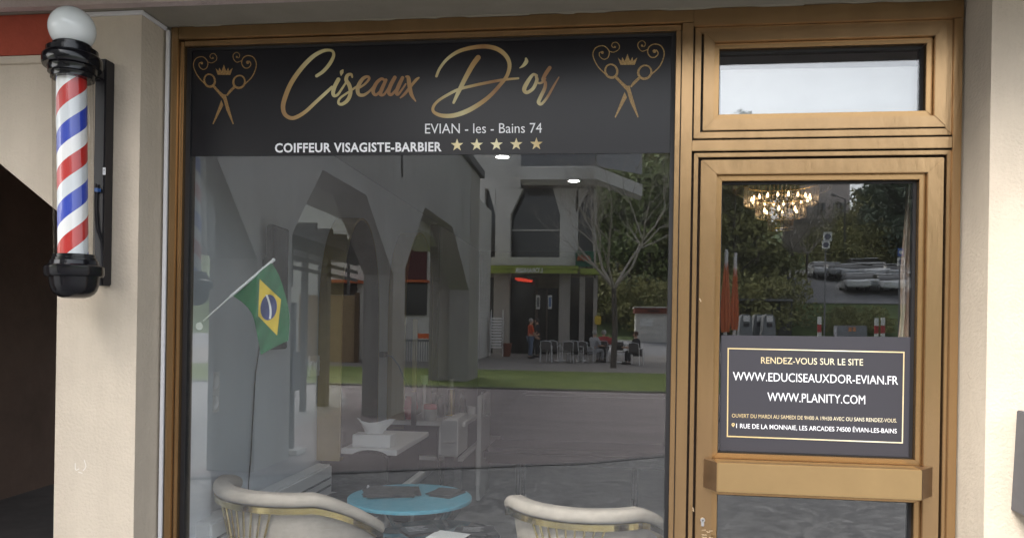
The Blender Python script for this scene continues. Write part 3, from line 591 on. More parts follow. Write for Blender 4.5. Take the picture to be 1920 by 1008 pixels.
obj("flag_diamond", patch(dq, 14, 14, 0.002), M_fyel, cloth, True)
obj("flag_disc", patch(lambda s, t: (503.7 + s * 15.5 * math.cos(2 * PI * t) - s * 1.5 * math.sin(2 * PI * t), 576 + s * 24 * math.sin(2 * PI * t)), 5, 28, 0.004), M_fblue, cloth, True)
obj("motto_band", patch(lambda s, t: (498 + 7.5 * math.sin(s * 2.2) + t * 3.8, 552.5 + s * 45), 12, 2, 0.0055), M_fwhite, cloth, True)
bm = B()
tube(bm, [PL(376, 606, YF), PL(434, 554, YF - .002)], 0.0034, 10); tube(bm, [PL(432, 556, YF - .002), PL(511, 489, YF - .003)], 0.0062, 10); ball(bm, PL(513, 487, YF - .003), 0.0075, seg=12)
obj("flagstick", bm, M_fwhite, flag, True)
bm = B(); tube(bm, [PL(379, 601, YF), PL(377, 607, 0.05), PL(374, 612, 0.012)], 0.004, 8); lathe(bm, (PL(374, 611, 0.004).x, 0.0035, PL(374, 611, 0).z), (0, 1, 0), [(0, 0.016), (0.003, 0.014), (0.008, 0.006)], 20); obj("suction_cup", bm, mat("clear_rubber", (0.55, 0.57, 0.58), 0.3), flag, True)
# ================================================================ on the left wall of the shop
XW = XL_in + 0.001
def OW(px, py, off=0.0):                         # the point on the left wall plane seen at a pixel
    d = ray(px, py); return CAMP + d * ((XW + off - CAMP.x) / d.x)
M_screen = mat("dark_screen", (0.025, 0.022, 0.022), 0.25, spec=0.5); M_blkpl = mat("black_plastic", (0.02, 0.018, 0.02), 0.5)
a_, b_ = OW(512, 410, 0.09), OW(543, 440, 0.09); zb = OW(512, 655, 0.09).z
scr = thing("wall_screen", "dark flat screen mounted on the grey side wall behind the flag", "screen", (a_.x, a_.y, zb))
bm = B(); box(bm, XW + 0.05, XW + 0.088, a_.y, b_.y, zb, (a_.z + b_.z) / 2, 0.006); obj("screen_housing", bm, M_blkpl, scr)
bm = B(); box(bm, XW + 0.0885, XW + 0.0905, a_.y + 0.012, b_.y - 0.012, zb + 0.012, (a_.z + b_.z) / 2 - 0.012); obj("screen_panel", bm, M_screen, scr)
bm = B(); box(bm, XW + 0.0006, XW + 0.0495, a_.y + 0.06, b_.y - 0.06, zb + 0.15, a_.z - 0.2, 0.01); obj("wall_mount", bm, M_blkpl, scr)
bm = B(); tube(bm, [OW(x, y, 0.012) for x, y in ((492, 600), (485, 660), (479, 700), (473, 800), (470, 860), (466, 905), (465, 935), (470, 990))], 0.0035, 8); obj("screen_cable", bm, M_blkpl, scr, True)
M_plate = mat("white_switch_plate", (0.86, 0.86, 0.87), 0.35)
def plate(nm, label, px0, py0, px1, py1, n, vert, cat, grp):
    p, q_ = OW(px0, py0), OW(px1, py1); r = thing(nm, label, cat, (XW, (p.y + q_.y) / 2, q_.z), grp)
    bm = B(); box(bm, XW + 0.0005, XW + 0.012, p.y, q_.y, q_.z, p.z, 0.003); obj("face_plate", bm, M_plate, r)
    for i in range(n):
        cy = (p.y + q_.y) / 2 if vert else p.y + (q_.y - p.y) * (i + .5) / n; cz = q_.z + (p.z - q_.z) * (i + .5) / n if vert else (p.z + q_.z) / 2
        bm = B(); rr = min((q_.y - p.y) / (1 if vert else n), (p.z - q_.z) / (n if vert else 1)) * 0.40
        lathe(bm, (XW + 0.0121, cy, cz), (1, 0, 0), [(0, rr), (0.004, rr), (0.005, rr * 0.9), (0.002, rr * 0.8), (0.001, 0.002)], 24); obj("socket_insert" if vert else "rocker", bm, M_plate, r, True)
plate("double_socket", "white double power socket on the grey wall under the flag", 387, 698, 407, 771, 2, True, "power socket", None)
plate("double_switch", "white double light switch on the wall between radiator and arched mirror", 578, 667, 598, 703, 2, False, "light switch", None)
# radiator
M_rad = mat("white_radiator_enamel", (0.68, 0.69, 0.70), 0.35)
y1 = OW(623, 880, 0.14).y; y0 = y1 - 1.5; zt = OW(618, 871, 0.14).z
rad = thing("radiator", "white convector radiator with two grille slots along the grey wall", "radiator", (XW, (y0 + y1) / 2, 0.1))
bm = B(); box(bm, XW + 0.03, XW + 0.14, y0, y1, 0.12, zt, 0.012); box(bm, XW + 0.001, XW + 0.03, y0 + .2, y0 + .3, .2, .5); box(bm, XW + 0.001, XW + 0.03, y1 - .3, y1 - .2, .2, .5); obj("radiator_body", bm, M_rad, rad)
bm = B()
for dz in (0.075, 0.125): box(bm, XW + 0.1402, XW + 0.146, y0 + 0.05, y1 - 0.03, zt - dz - 0.012, zt - dz, 0.002)
obj("grille_slots", bm, mat("radiator_slot", (0.06, 0.065, 0.07), 0.6), rad)
# arched mirrors: deep olive-brown boxes with a dark glass in front
M_olive = mat("olive_mirror_case", (0.30, 0.23, 0.10), 0.6, var=0.15, vscale=4); M_mirr = mat("smoked_mirror", (0.028, 0.022, 0.018), 0.25, 0.0, spec=0.6, var=0.1, vscale=3)
def arch(y0, y1, z0, zs, ztop, n=20):
    P = [(y0, z0), (y1, z0), (y1, zs)]
    for k in range(1, n): t = PI * k / n; P.append(((y0 + y1) / 2 + (y1 - y0) / 2 * math.cos(t), zs + (ztop - zs) * math.sin(t) ** 0.85))
    P.append((y0, zs)); return P
for i, (pl, pr, ptop, lab) in enumerate(((640, 711, (668, 402), "tall arched wall mirror nearer the window, tissue box below it"), (760, 811, (783, 432), "tall arched wall mirror farther along the salon wall, behind the dark stand"))):
    off = 0.16; ya, yb_ = OW(pl, 650, off).y, OW(pr, 650, off).y; ztp = OW(*ptop, off).z; zsp = ztp - 0.75
    r = thing("arched_mirror", lab, "mirror", (XW, (ya + yb_) / 2, 0.72), "arched mirrors along the salon wall")
    P = arch(ya, yb_, 0.72, zsp, ztp); bm = B(); prism(bm, [(XW + 0.001, y, z) for y, z in P], (off - 0.003, 0, 0)); obj("mirror_case", bm, M_olive, r)
    P = arch(ya + 0.02, yb_ - 0.02, 0.74, zsp, ztp - 0.02); bm = B(); prism(bm, [(XW + off - 0.0019, y, z) for y, z in P], (0.003, 0, 0)); obj("mirror_glass", bm, M_mirr, r)
    if i == 0: mir1 = (ya, yb_)
    else: mir2 = (ya, yb_)
# plug and cable on the wall between them
p = OW(720, 664, 0.03); r = thing("plug_and_cable", "black plug with a drooping cable between the two arched mirrors", "cable", tuple(p))
bm = B(); box(bm, p.x - 0.029, p.x + 0.02, p.y - 0.06, p.y + 0.05, p.z - 0.022, p.z + 0.022, 0.005); obj("plug", bm, M_blkpl, r)
bm = B(); Yc = p.y; tube(bm, [PL(x, y, Yc) for x, y in ((724, 665), (735, 668), (748, 685), (756, 705), (765, 722), (775, 732))], 0.006, 8); obj("cable", bm, M_blkpl, r, True)
# ================================================================ workstations and what stands on them
M_leath = mat("black_leather", (0.012, 0.011, 0.013), 0.45, var=0.2, vscale=5, bump=0.08, bscale=30)
M_wlam = mat("white_laminate", (0.72, 0.72, 0.72), 0.35); M_dkcase = mat("dark_cabinet", (0.022, 0.022, 0.025), 0.5); M_silver = mat("silver_cabinet_front", (0.42, 0.43, 0.44), 0.4, 0.2)
zct = 0.80
def station(lab, y0, y1, xr):
    r = thing("styling_counter", lab, "counter", (XW + 0.2, (y0 + y1) / 2, 0), "styling counters under the mirrors")
    bm = B(); box(bm, XW + 0.001, xr, y0, y1, zct - 0.035, zct, 0.004); obj("countertop", bm, M_wlam, r)
    bm = B(); box(bm, XW + 0.001, xr - 0.06, y0 + 0.05, y1 - 0.05, zct - 0.30, zct - 0.036, 0.004); obj("drawer_case", bm, M_dkcase, r)
    bm = B(); box(bm, XW + 0.001, xr - 0.02, y0 + 0.02, y1 - 0.02, zct - 0.335, zct - 0.302, 0.003); obj("shelf", bm, M_wlam, r)
    bm = B(); tube(bm, [(xr - 0.1, y0 + 0.12, 0), (xr - 0.1, y0 + 0.12, zct - 0.336)], 0.022, 16); obj("leg", bm, M_steel, r, True)
    bm = B(); tube(bm, [(xr - 0.1, y1 - 0.12, 0), (xr - 0.1, y1 - 0.12, zct - 0.336)], 0.022, 16); obj("leg", bm, M_steel, r, True)
c0 = PZ(640, 840, zct); station("white styling counter carrying the tissue box", c0.y, mir1[1] + 0.1, PZ(752, 839, zct).x)
station("white styling counter farther back, crowded with bottles and dryers", mir2[0] - 0.05, mir2[1] + 0.3, -1.15)
def onc(px, py): p = PZ(px, py, zct); return p
# tissue box
a_ = onc(659, 838); b_ = onc(735, 838); tb = thing("tissue_box", "white tissue box with a tissue pulled out on the front counter", "tissue box", ((a_.x + b_.x) / 2, a_.y + 0.06, zct))
bm = B(); box(bm, a_.x, b_.x, a_.y + 0.015, a_.y + 0.14, zct + 0.001, zct + 0.085, 0.003); obj("carton", bm, mat("white_card", (0.78, 0.78, 0.78), 0.6), tb)
bm = B(); cx, cy = (a_.x + b_.x) / 2, a_.y + 0.075; R_ = random.Random(3); rows = []
for j in range(6):
    t = j / 5; row = []
    for k in range(14):
        an = 2 * PI * k / 14; rr = 0.045 + 0.055 * t + 0.02 * math.sin(an * 3 + t * 2) * t; row.append(bm.verts.new((cx + 1.25 * rr * math.cos(an), cy + 0.35 * rr * math.sin(an) , zct + 0.086 + 0.085 * t + 0.02 * math.sin(an * 2 + 1) * t + R_.uniform(-.004, .004))))
    rows.append(row)
for a1, b1 in zip(rows, rows[1:]):
    for k in range(14): bm.faces.new((a1[k], a1[(k + 1) % 14], b1[(k + 1) % 14], b1[k]))
obj("tissue", bm, mat("tissue_paper", (0.8, 0.8, 0.8), 0.8), tb, True)
def turned(nm, lab, cat, px, py, pr, m, y=None, group=None, seg=24):
    p = onc(px, py) if y is None else PL(px, py, y)
    bm = B(); lathe(bm, p, (0, 0, 1), [(0.0005 + t, r) for t, r in pr], seg); return tag(obj(nm, bm, m, None, True), lab, cat, group), p
Yb = mir2[0] + 0.1
zc2 = zct + 0.001
def onb(px, y): p = PL(px, 700, y); return Vector((p.x, y, zc2))
def item(nm, lab, cat, px, y, parts, group=None):
    p = onb(px, y); r = thing(nm, lab, cat, tuple(p), group)
    for pn, pr, m in parts:
        bm = B(); lathe(bm, p, (0, 0, 1), pr, 24); obj(pn, bm, m, r, True)
    return r
M_gbot = mat("green_bottle_plastic", (0.02, 0.11, 0.07), 0.3); M_red2 = mat("red_plastic", (0.42, 0.03, 0.05), 0.4); M_clear = glassmat("clear_jar", (0.85, 0.87, 0.87), 0.08); M_brass = mat("brass", (0.62, 0.48, 0.18), 0.22, 0.9)
item("spray_bottle", "green pump bottle with a white label on the back counter", "bottle", 741, Yb, [("bottle_body", [(0, .035), (0.16, .035), (0.2, .015), (0.22, .012)], M_gbot), ("pump", [(0.221, .012), (0.24, .012), (0.25, .006), (0.29, .006), (0.3, .02), (0.31, .004)], M_steel)])
item("neck_brush", "pale green topped brush standing upright beside the dark stand", "brush", 796, Yb + 0.1, [("handle", [(0, .02), (0.3, .012)], M_wlam), ("bristles", [(0.301, .03), (0.38, .035), (0.385, .01)], mat("pale_green_bristle", (0.35, 0.5, 0.42), 0.8))])
item("dryer_canister", "tall brass canister with a frosted top on the back counter", "canister", 847, Yb + 0.35, [("canister_body", [(0, .05), (0.01, .05), (0.02, .032), (0.24, .032)], M_brass), ("canister_top", [(0.241, .026), (0.33, .024), (0.335, .01)], mat("frosted_plastic", (0.5, 0.5, 0.5), 0.4))])
item("powder_jar", "clear jar with a red lid on the back counter beside the cabinet", "jar", 808, Yb - 0.08, [("jar_body", [(0, .055), (0.10, .055)], mat("milky_jar", (0.42, 0.42, 0.42), 0.3)), ("lid", [(0.101, .058), (0.14, .058), (0.145, .04)], M_red2)])
for px, lab in ((640, "red barber bowl at the left end of the counter, below the near mirror"), (767, "red barber bowl beside the dark stand on the back counter")):
    item("barber_bowl", lab, "bowl", px, Yb - (1.1 if px < 700 else 0.02), [("bowl", [(0, .03), (0.02, .04), (0.1, .085), (0.17, .07), (0.2, .02)], M_red2)], "red barber bowls")
for px, dy, lab in ((868, 0.5, "dark brown bottle right of the brass canister"), (905, 0.6, "slim clear bottle at the right end of the back counter")):
    item("product_bottle", lab, "bottle", px, Yb + dy, [("bottle_body", [(0, .03), (0.13, .03), (0.16, .012), (0.2, .012)], M_blkpl if px == 868 else mat("grey_bottle", (0.3, 0.3, 0.31), 0.3))])
for px, dy, lab, prf, m_ in ((690, -0.75, "blue and black spray bottle left of the tissue box", [(0, .03), (.15, .03), (.18, .012), (.22, .02)], mat("blue_bottle", (0.02, 0.06, 0.16), .3)),
        (720, -0.1, "small white bottle behind the tissue", [(0, .025), (.1, .025), (.13, .01), (.15, .01)], M_wlam), (757, 0.05, "short grey bottle left of the red bowl", [(0, .03), (.08, .03), (.1, .015)], mat("grey_bottle", (0.3, 0.3, 0.31), .3)),
        (828, 0.2, "black comb jar between the red-lidded jar and the brass canister", [(0, .035), (.12, .035), (.125, .03), (.2, .02)], M_blkpl), (885, 0.5, "squat white pot near the end panel", [(0, .04), (.07, .04), (.075, .03)], M_wlam)):
    item("product_bottle", lab, "bottle", px, Yb + dy, [("bottle_body", prf, m_)])
ysc = c0.y - 0.22; pc = PL(690, 870, ysc); r = thing("salon_chair", "black salon chair with a low curved back in front of the tissue box counter", "chair", (pc.x, ysc, 0))
bm = B(); P = []
for k in range(13): t = PI * k / 12; P.append((pc.x - 0.13 * math.cos(t), ysc - 0.0, pc.z + 0.03 + 0.055 * math.sin(t)))
prism(bm, P + [(pc.x + .13, ysc, pc.z - .14), (pc.x - .13, ysc, pc.z - .14)], (0, 0.05, 0), .012); obj("backrest", bm, M_leath, r, True)
bm = B(); lathe(bm, (pc.x, ysc - .22, pc.z - .24), (0, 0, 1), [(0, .18), (.01, .22), (.07, .22), (.085, .19)], 28); obj("seat", bm, M_leath, r, True)
bm = B(); tube(bm, [(pc.x, ysc + .03, pc.z - .1), (pc.x, ysc, pc.z - .22), (pc.x, ysc - .1, pc.z - .25)], .012, 8); obj("back_bar", bm, M_steel, r, True)
bm = B(); lathe(bm, (pc.x, ysc - .22, 0), (0, 0, 1), [(0, .22), (.02, .22), (.035, .03), (pc.z - .241, .03)], 24); obj("pedestal", bm, M_steel, r, True)
# dark stand, hanging dryer, cabinet
ys = Yb - 0.25; p = PL(774, 890, ys); r = thing("styling_stand", "slim dark upright stand in front of the far arched mirror", "stand", (p.x, p.y, 0))
bm = B(); zt = PL(774, 598, ys).z; box(bm, p.x - 0.019, p.x + 0.019, p.y - 0.02, p.y + 0.02, 0.02, PL(774, 735, ys).z, 0.004); obj("lower_post", bm, M_blkpl, r)
bm = B(); box(bm, p.x - 0.017, p.x + 0.017, p.y - 0.018, p.y + 0.018, PL(774, 734, ys).z, zt, 0.004); obj("upper_post", bm, M_olive, r)
bm = B(); lathe(bm, (p.x, p.y, 0.0), (0, 0, 1), [(0, .2), (0.012, .2), (0.02, .05)], 32); obj("foot_plate", bm, M_blkpl, r, True)
yh = mir2[1] + 0.15; r = thing("hanging_dryer", "dark hair dryer arm with a loop handle hanging beside the far mirror", "hair dryer", tuple(PL(813, 540, yh)))
bm = B(); a_, b_ = PL(807, 420, yh), PL(820, 735, yh); box(bm, a_.x, b_.x, yh - 0.02, yh + 0.02, b_.z, a_.z, 0.006); obj("arm", bm, mat("dark_grey_metal", (0.05, 0.05, 0.055), 0.45), r)
bm = B(); tube(bm, [PL(x, y, yh - 0.03) for x, y in ((805, 528), (804, 545), (808, 551), (820, 551), (824, 545), (823, 530), (819, 526), (808, 526), (805, 529))], 0.006, 8); obj("handle", bm, M_blkpl, r, True)
bm = B(); tube(bm, [PL(x, y, yh - 0.03) for x, y in ((813, 665), (812, 690), (822, 710), (822, 720), (816, 735), (817, 752))], 0.004, 8); obj("cable", bm, M_blkpl, r, True)
yc = Yb - 0.35; a_, b_ = PL(823, 783, yc), PL(858, 856, yc)
r = thing("drawer_cabinet", "white edged grey drawer cabinet with a rounded corner beside the back counter", "cabinet", (a_.x, yc, 0.3))
bm = B(); prism(bm, [(a_.x, yc, b_.z), (b_.x, yc, b_.z), (b_.x, yc, a_.z), (a_.x + 0.07, yc, a_.z), (a_.x + 0.02, yc, a_.z - 0.03), (a_.x, yc, a_.z - 0.09)], (0, 0.45, 0), 0.004); obj("cabinet_body", bm, M_wlam, r)
bm = B(); box(bm, a_.x + 0.02, b_.x - 0.006, yc - 0.012, yc - 0.0005, b_.z + 0.01, a_.z - 0.02, 0.003); dr = obj("drawer_front", bm, M_silver, r)
bm = B(); tube(bm, [(a_.x + 0.05, yc - 0.013, b_.z + 0.12), (a_.x + 0.05, yc - 0.03, b_.z + 0.12), (b_.x - 0.03, yc - 0.03, b_.z + 0.125), (b_.x - 0.03, yc - 0.013, b_.z + 0.125)], 0.006, 8); obj("handle", bm, M_steel, dr, True)
bm = B(); box(bm, a_.x + 0.04, b_.x - 0.04, yc + 0.05, yc + 0.4, 0, b_.z - 0.001, 0.003); obj("pedestal", bm, M_dkcase, r)
bm = B(); tube(bm, [PL(x, y, yc - 0.04) for x, y in ((818, 805), (820, 850), (823, 880), (827, 905), (822, 925), (818, 950))], 0.006, 8); obj("cable", bm, M_blkpl, r, True)
yp = Yb + 0.45; a_, b_ = PL(895, 742, yp), PL(905, 905, yp); r = thing("end_panel", "white upright counter end panel beside the dark bench", "panel", (b_.x, yp, 0))
bm = B(); box(bm, a_.x, a_.x + 0.04, yp, yp + 0.55, 0, a_.z, 0.006); obj("panel_board", bm, M_wlam, r); bm = B(); tube(bm, [(a_.x + 0.041, yp + .15, a_.z - .2), (a_.x + 0.07, yp + .15, a_.z - .2), (a_.x + 0.07, yp + .35, a_.z - .2), (a_.x + 0.041, yp + .35, a_.z - .2)], 0.006, 8); obj("handle", bm, M_steel, r, True)
# dark bench with chrome legs
ybn = 3.4; a_, b_ = PL(905, 862, ybn), PL(1262, 862, ybn); zs_ = PL(1000, 838, ybn + 0.1).z; zbk = PL(1000, 735, ybn + 0.6).z
r = thing("waiting_bench", "low black upholstered bench with a high back in the dark middle of the salon", "bench", ((a_.x + b_.x) / 2, ybn + .4, 0))
bm = B(); box(bm, a_.x, b_.x, ybn, ybn + 0.55, zs_ - 0.14, zs_, 0.04); obj("seat", bm, M_leath, r, True)
xb0 = PL(938, 800, ybn + .6).x
bm = B(); prism(bm, [(xb0, ybn + 0.56, zs_ - 0.1), (b_.x, ybn + 0.56, zs_ - 0.1), (b_.x, ybn + 0.62, zbk), (xb0 + 0.22, ybn + 0.62, zbk), (xb0 + 0.02, ybn + 0.60, zbk - 0.18)], (0, 0.14, 0), 0.03); obj("backrest", bm, M_leath, r, True)
for x in (a_.x + 0.3, b_.x - 0.3):
    for y in (ybn + 0.08, ybn + 0.5):
        bm = B(); tube(bm, [(x, y, 0), (x, y, zs_ - 0.141)], 0.02, 12); obj("leg", bm, M_blkpl, r, True)
for x in (a_.x + 0.3, b_.x - 0.3): bm = B(); box(bm, x - 0.03, x + 0.03, ybn + 0.02, ybn + 0.54, 0.06, 0.08); obj("stretcher", bm, M_steel, r)
# ================================================================ velvet tub chairs at the window
M_velvet = mat("beige_velvet", (0.58, 0.51, 0.44), 0.8, var=0.16, vscale=7, bump=0.10, bscale=18, spec=0.2); M_gold = mat("polished_gold", (0.78, 0.62, 0.25), 0.14, 1.0)
def sweep(bm, path, sec):
    rings = []
    for i, (p, nrm) in enumerate(path): rings.append([bm.verts.new((p[0] + nrm[0] * a, p[1] + nrm[1] * a, p[2] + b)) for a, b in sec])
    n = len(sec)
    for a, b in zip(rings, rings[1:]):
        for k in range(n): bm.faces.new((a[k], a[(k + 1) % n], b[(k + 1) % n], b[k]))
    bm.faces.new(rings[0][::-1]); bm.faces.new(rings[-1])
def tub_chair(c, ztop, rad, rz, lab):
    r = thing("tub_chair", lab, "armchair", (c[0], c[1], 0), "velvet tub chairs at the window"); 
    def path(rr, dz, f0=-0.64, f1=1.0, n=48):
        out = []
        for i in range(n + 1):
            s = f0 + (f1 - f0) * i / n; ph = s * math.radians(100); drop = 0.17 * max(0, (abs(s) - 0.52) / 0.48) ** 1.4
            d = (math.sin(ph + rz), -math.cos(ph + rz)); out.append(((c[0] + d[0] * rr, c[1] + d[1] * rr, ztop - drop + dz), d))
        return out
    def rsec(w_, h_, rd, m=5):
        P = []
        for cx, cy, a0 in ((w_ / 2 - rd, h_ / 2 - rd, 0), (-w_ / 2 + rd, h_ / 2 - rd, PI / 2), (-w_ / 2 + rd, -h_ / 2 + rd, PI), (w_ / 2 - rd, -h_ / 2 + rd, 1.5 * PI)):
            for k in range(m): t = a0 + PI / 2 * k / (m - 1); P.append((cx + rd * math.cos(t), cy + rd * math.sin(t)))
        return P
    bm = B(); sweep(bm, path(rad, -0.032), rsec(0.085, 0.056, 0.024)); obj("top_rail", bm, M_velvet, r, True)
    bm = B(); sweep(bm, path(rad + 0.002, -0.0725), [(-0.035, -0.015), (0.035, -0.015), (0.035, 0.0115), (-0.035, 0.0115)]); obj("gold_band", bm, M_gold, r)
    bm = B(); A, Bv = path(rad - 0.004, -0.088), path(rad - 0.07, 0)
    ra, rb, rc, rd_ = [], [], [], []
    for (p, d), (q_, d2) in zip(A, Bv):
        ra.append(bm.verts.new(p)); rb.append(bm.verts.new((q_[0], q_[1], 0.34))); rc.append(bm.verts.new((p[0] - d[0] * 0.055, p[1] - d[1] * 0.055, p[2]))); rd_.append(bm.verts.new((q_[0] - d[0] * 0.055, q_[1] - d[1] * 0.055, 0.34)))
    for i in range(len(A) - 1):
        bm.faces.new((ra[i], ra[i + 1], rb[i + 1], rb[i])); bm.faces.new((rc[i], rd_[i], rd_[i + 1], rc[i + 1])); bm.faces.new((ra[i], rc[i], rc[i + 1], ra[i + 1])); bm.faces.new((rb[i], rb[i + 1], rd_[i + 1], rd_[i]))
    for i in (0, -1): bm.faces.new((ra[i], rb[i], rd_[i], rc[i]))
    obj("shell", bm, M_velvet, r, True)
    bm = B(); lathe(bm, (c[0], c[1], 0.33), (0, 0, 1), [(0, rad - 0.14), (0.12, rad - 0.13), (0.15, rad - 0.17), (0.16, 0.02)], 40); obj("seat", bm, M_velvet, r, True)
    for i in range(9):
        s = -0.27 + 0.54 * i / 8; ph = s * math.radians(100); d1 = (math.sin(ph + rz), -math.cos(ph + rz)); ph2 = ph * 0.12; d2 = (math.sin(ph2 + rz), -math.cos(ph2 + rz))
        bm = B(); tube(bm, [(c[0] + d1[0] * (rad + 0.008), c[1] + d1[1] * (rad + 0.008), ztop - 0.0875), (c[0] + d2[0] * (rad - 0.045), c[1] + d2[1] * (rad - 0.045), 0.345)], 0.0048, 8); obj("gold_rod", bm, M_gold, r, True)
    for k in range(4):
        an = rz + PI / 4 + k * PI / 2; bm = B(); tube(bm, [(c[0] + math.cos(an) * (rad - 0.2), c[1] + math.sin(an) * (rad - 0.2), 0.332), (c[0] + math.cos(an) * (rad - 0.12), c[1] + math.sin(an) * (rad - 0.12), 0)], [0.016, 0.009], 10); obj("leg", bm, M_gold, r, True)
ych = 0.56; a_, b_ = PL(417, 940, ych), PL(745, 940, ych); ra_ = (b_.x - a_.x) / 2 - 0.042
tub_chair(((a_.x + b_.x) / 2, ych + 0.02), PL(560, 926, ych - ra_).z, ra_, math.radians(-29), "beige velvet tub chair with gold rods, left, below the flag")
a_, b_ = PL(945, 960, ych), PL(1262, 960, ych); ra_ = (b_.x - a_.x) / 2 - 0.042
tub_chair(((a_.x + b_.x) / 2, ych + 0.02), PL(1080, 953, ych - ra_).z, ra_, math.radians(-14), "beige velvet tub chair with gold rods beside the bronze mullion")
# ================================================================ blue bistro table, black table, leaflets
M_blue = mat("sky_blue_enamel", (0.12, 0.42, 0.56), 0.3); M_teal = mat("teal_enamel", (0.02, 0.11, 0.14), 0.4)
yt = 1.0; ct = PL(769, 930, yt); rt = (PL(882, 930, yt).x - PL(656, 930, yt).x) / 2; zt = ct.z
r = thing("bistro_table", "sky blue round folding bistro table behind the left tub chair", "table", (ct.x, yt, 0))
bm = B(); lathe(bm, (ct.x, yt, zt - 0.02), (0, 0, 1), [(0, rt - 0.006), (0.002, rt), (0.016, rt), (0.02, rt - 0.004)], 64); obj("table_top", bm, M_blue, r, True)
for sx in (-1, 1):
    for sy in (-1, 1):
        bm = B(); tube(bm, [(ct.x + sx * rt * 0.72, yt + sy * rt * 0.45, zt - 0.021), (ct.x - sx * rt * 0.5, yt + sy * rt * 0.5, 0)], 0.011, 8); obj("leg", bm, M_teal, r, True)
M_leaf = mat("black_leaflet", (0.02, 0.02, 0.024), 0.35); M_mag = mat("grey_magazine", (0.075, 0.07, 0.072), 0.4, var=0.5, vscale=30)
def sheet_stack(nm, lab, cat, cx, cy, z, n, w_, h_, rz, m, group=None, spread=0.5):
    r = thing(nm, lab, cat, (cx, cy, z), group)
    for i in range(n):
        bm = B(); a = rz + random.uniform(-.15, .15) * spread; M_ = Matrix.Translation((cx + random.uniform(-.02, .02) * spread, cy + random.uniform(-.02, .02) * spread, z + 0.001 + 0.0035 * i)) @ Matrix.Rotation(a, 4, 'Z')
        prism(bm, [M_ @ Vector(q_) for q_ in ((-w_ / 2, -h_ / 2, 0), (w_ / 2, -h_ / 2, 0), (w_ / 2, h_ / 2, 0), (-w_ / 2, h_ / 2, 0))], (0, 0, 0.003)); obj("magazine" if cat == "magazines" else "leaflet", bm, m, r)
    return r
p = PZ(750, 925, zt); sheet_stack("magazine_pile", "fanned pile of dark magazines on the left half of the blue table", "magazines", p.x - 0.03, p.y, zt, 5, 0.27, 0.22, 0.3, M_mag, None, 1.4)
p = PZ(845, 925, zt); sheet_stack("magazine_pile", "small pile of dark magazines at the right edge of the blue table", "magazines", p.x - 0.03, p.y, zt, 4, 0.13, 0.18, -0.2, M_mag, None, 1.0)
zl = 0.63; cl = PZ(820, 1004, zl); yl = cl.y + 0.02; rl = 0.29
r = thing("side_table", "black round side table covered with leaflets between the tub chairs", "table", (cl.x, yl, 0))
bm = B(); lathe(bm, (cl.x, yl, zl - 0.02), (0, 0, 1), [(0, rl - 0.004), (0.004, rl), (0.016, rl), (0.02, rl - 0.004)], 64); obj("table_top", bm, mat("black_glass_top", (0.012, 0.014, 0.016), 0.08, spec=0.6), r, True)
bm = B(); lathe(bm, (cl.x, yl, zl - 0.014), (0, 0, 1), [(0, rl + 0.0005), (0.001, rl + 0.005), (0.007, rl + 0.005), (0.008, rl + 0.0005)], 64); obj("rim", bm, M_steel, r, True)
bm = B(); lathe(bm, (cl.x, yl, 0), (0, 0, 1), [(0, .2), (0.015, .2), (0.03, .025), (zl - 0.021, .025)], 24); obj("pedestal", bm, M_blkpl, r, True)
for i, (dx, dy, rz, m_, lab) in enumerate(((-0.12, 0.06, 0.5, M_leaf, "black leaflets with white print at the left of the side table"), (0.05, -0.02, -0.2, M_white, "white leaflets in the middle of the side table"), (0.15, 0.10, 0.1, M_leaf, "black leaflet at the right of the side table"))):
    s = sheet_stack("leaflets", lab, "leaflets", cl.x + dx, yl + dy, zl + 0.0005, 2, 0.16, 0.12, rz, m_, "leaflets on the black side table", 1.2)
    if m_ is M_leaf:
        bm = B(); M_ = Matrix.Translation((cl.x + dx, yl + dy, zl + 0.0092)) @ Matrix.Rotation(rz, 4, 'Z')
        for k in range(4): bm.faces.new([bm.verts.new(M_ @ Vector(q_)) for q_ in ((-0.05, 0.03 - k * 0.022, 0), (0.05 - 0.015 * (k % 2), 0.03 - k * 0.022, 0), (0.05 - 0.015 * (k % 2), 0.026 - k * 0.022, 0), (-0.05, 0.026 - k * 0.022, 0))])
        obj("printed_lines", bm, M_lett, s)
# ================================================================ lamps inside
M_lamp = mat("downlight_glow", (1, 1, 1), 0.5, emit=(1, 0.98, 0.94), estr=7)
ZCE = 2.789
for px, py, lab in ((942, 294, "lit round ceiling downlight nearer the shop sign"), (1076, 339, "lit round ceiling downlight farther back, in front of the reflected balcony")):
    p = PZ(px, py, ZCE - 0.01); r = thing("ceiling_downlight", lab, "downlight", tuple(p), "downlights in the salon ceiling")
    bm = B(); lathe(bm, (p.x, p.y, ZCE - 0.012), (0, 0, 1), [(0, .048), (0.002, .058), (0.011, .058)], 32); obj("bezel", bm, M_white, r, True)
    ld = bpy.data.lights.new('downlight_lamp', 'SPOT'); ld.energy = 4; ld.spot_size = 1.6; ld.spot_blend = .6; ld.color = (1, .95, .88); ld.shadow_soft_size = .05; lo = bpy.data.objects.new('downlight_lamp', ld); C.objects.link(lo); lo.location = (p.x, p.y, ZCE - .08)
    bm = B(); lathe(bm, (p.x, p.y, ZCE - 0.0135), (0, 0, 1), [(0, .040), (0.0012, .044)], 32); obj("lens", bm, M_lamp, r, True)
M_rod = bpy.data.materials.new("crystal_rod"); M_rod.use_nodes = True; n, l = nodes(M_rod); n.remove(n["Principled BSDF"])
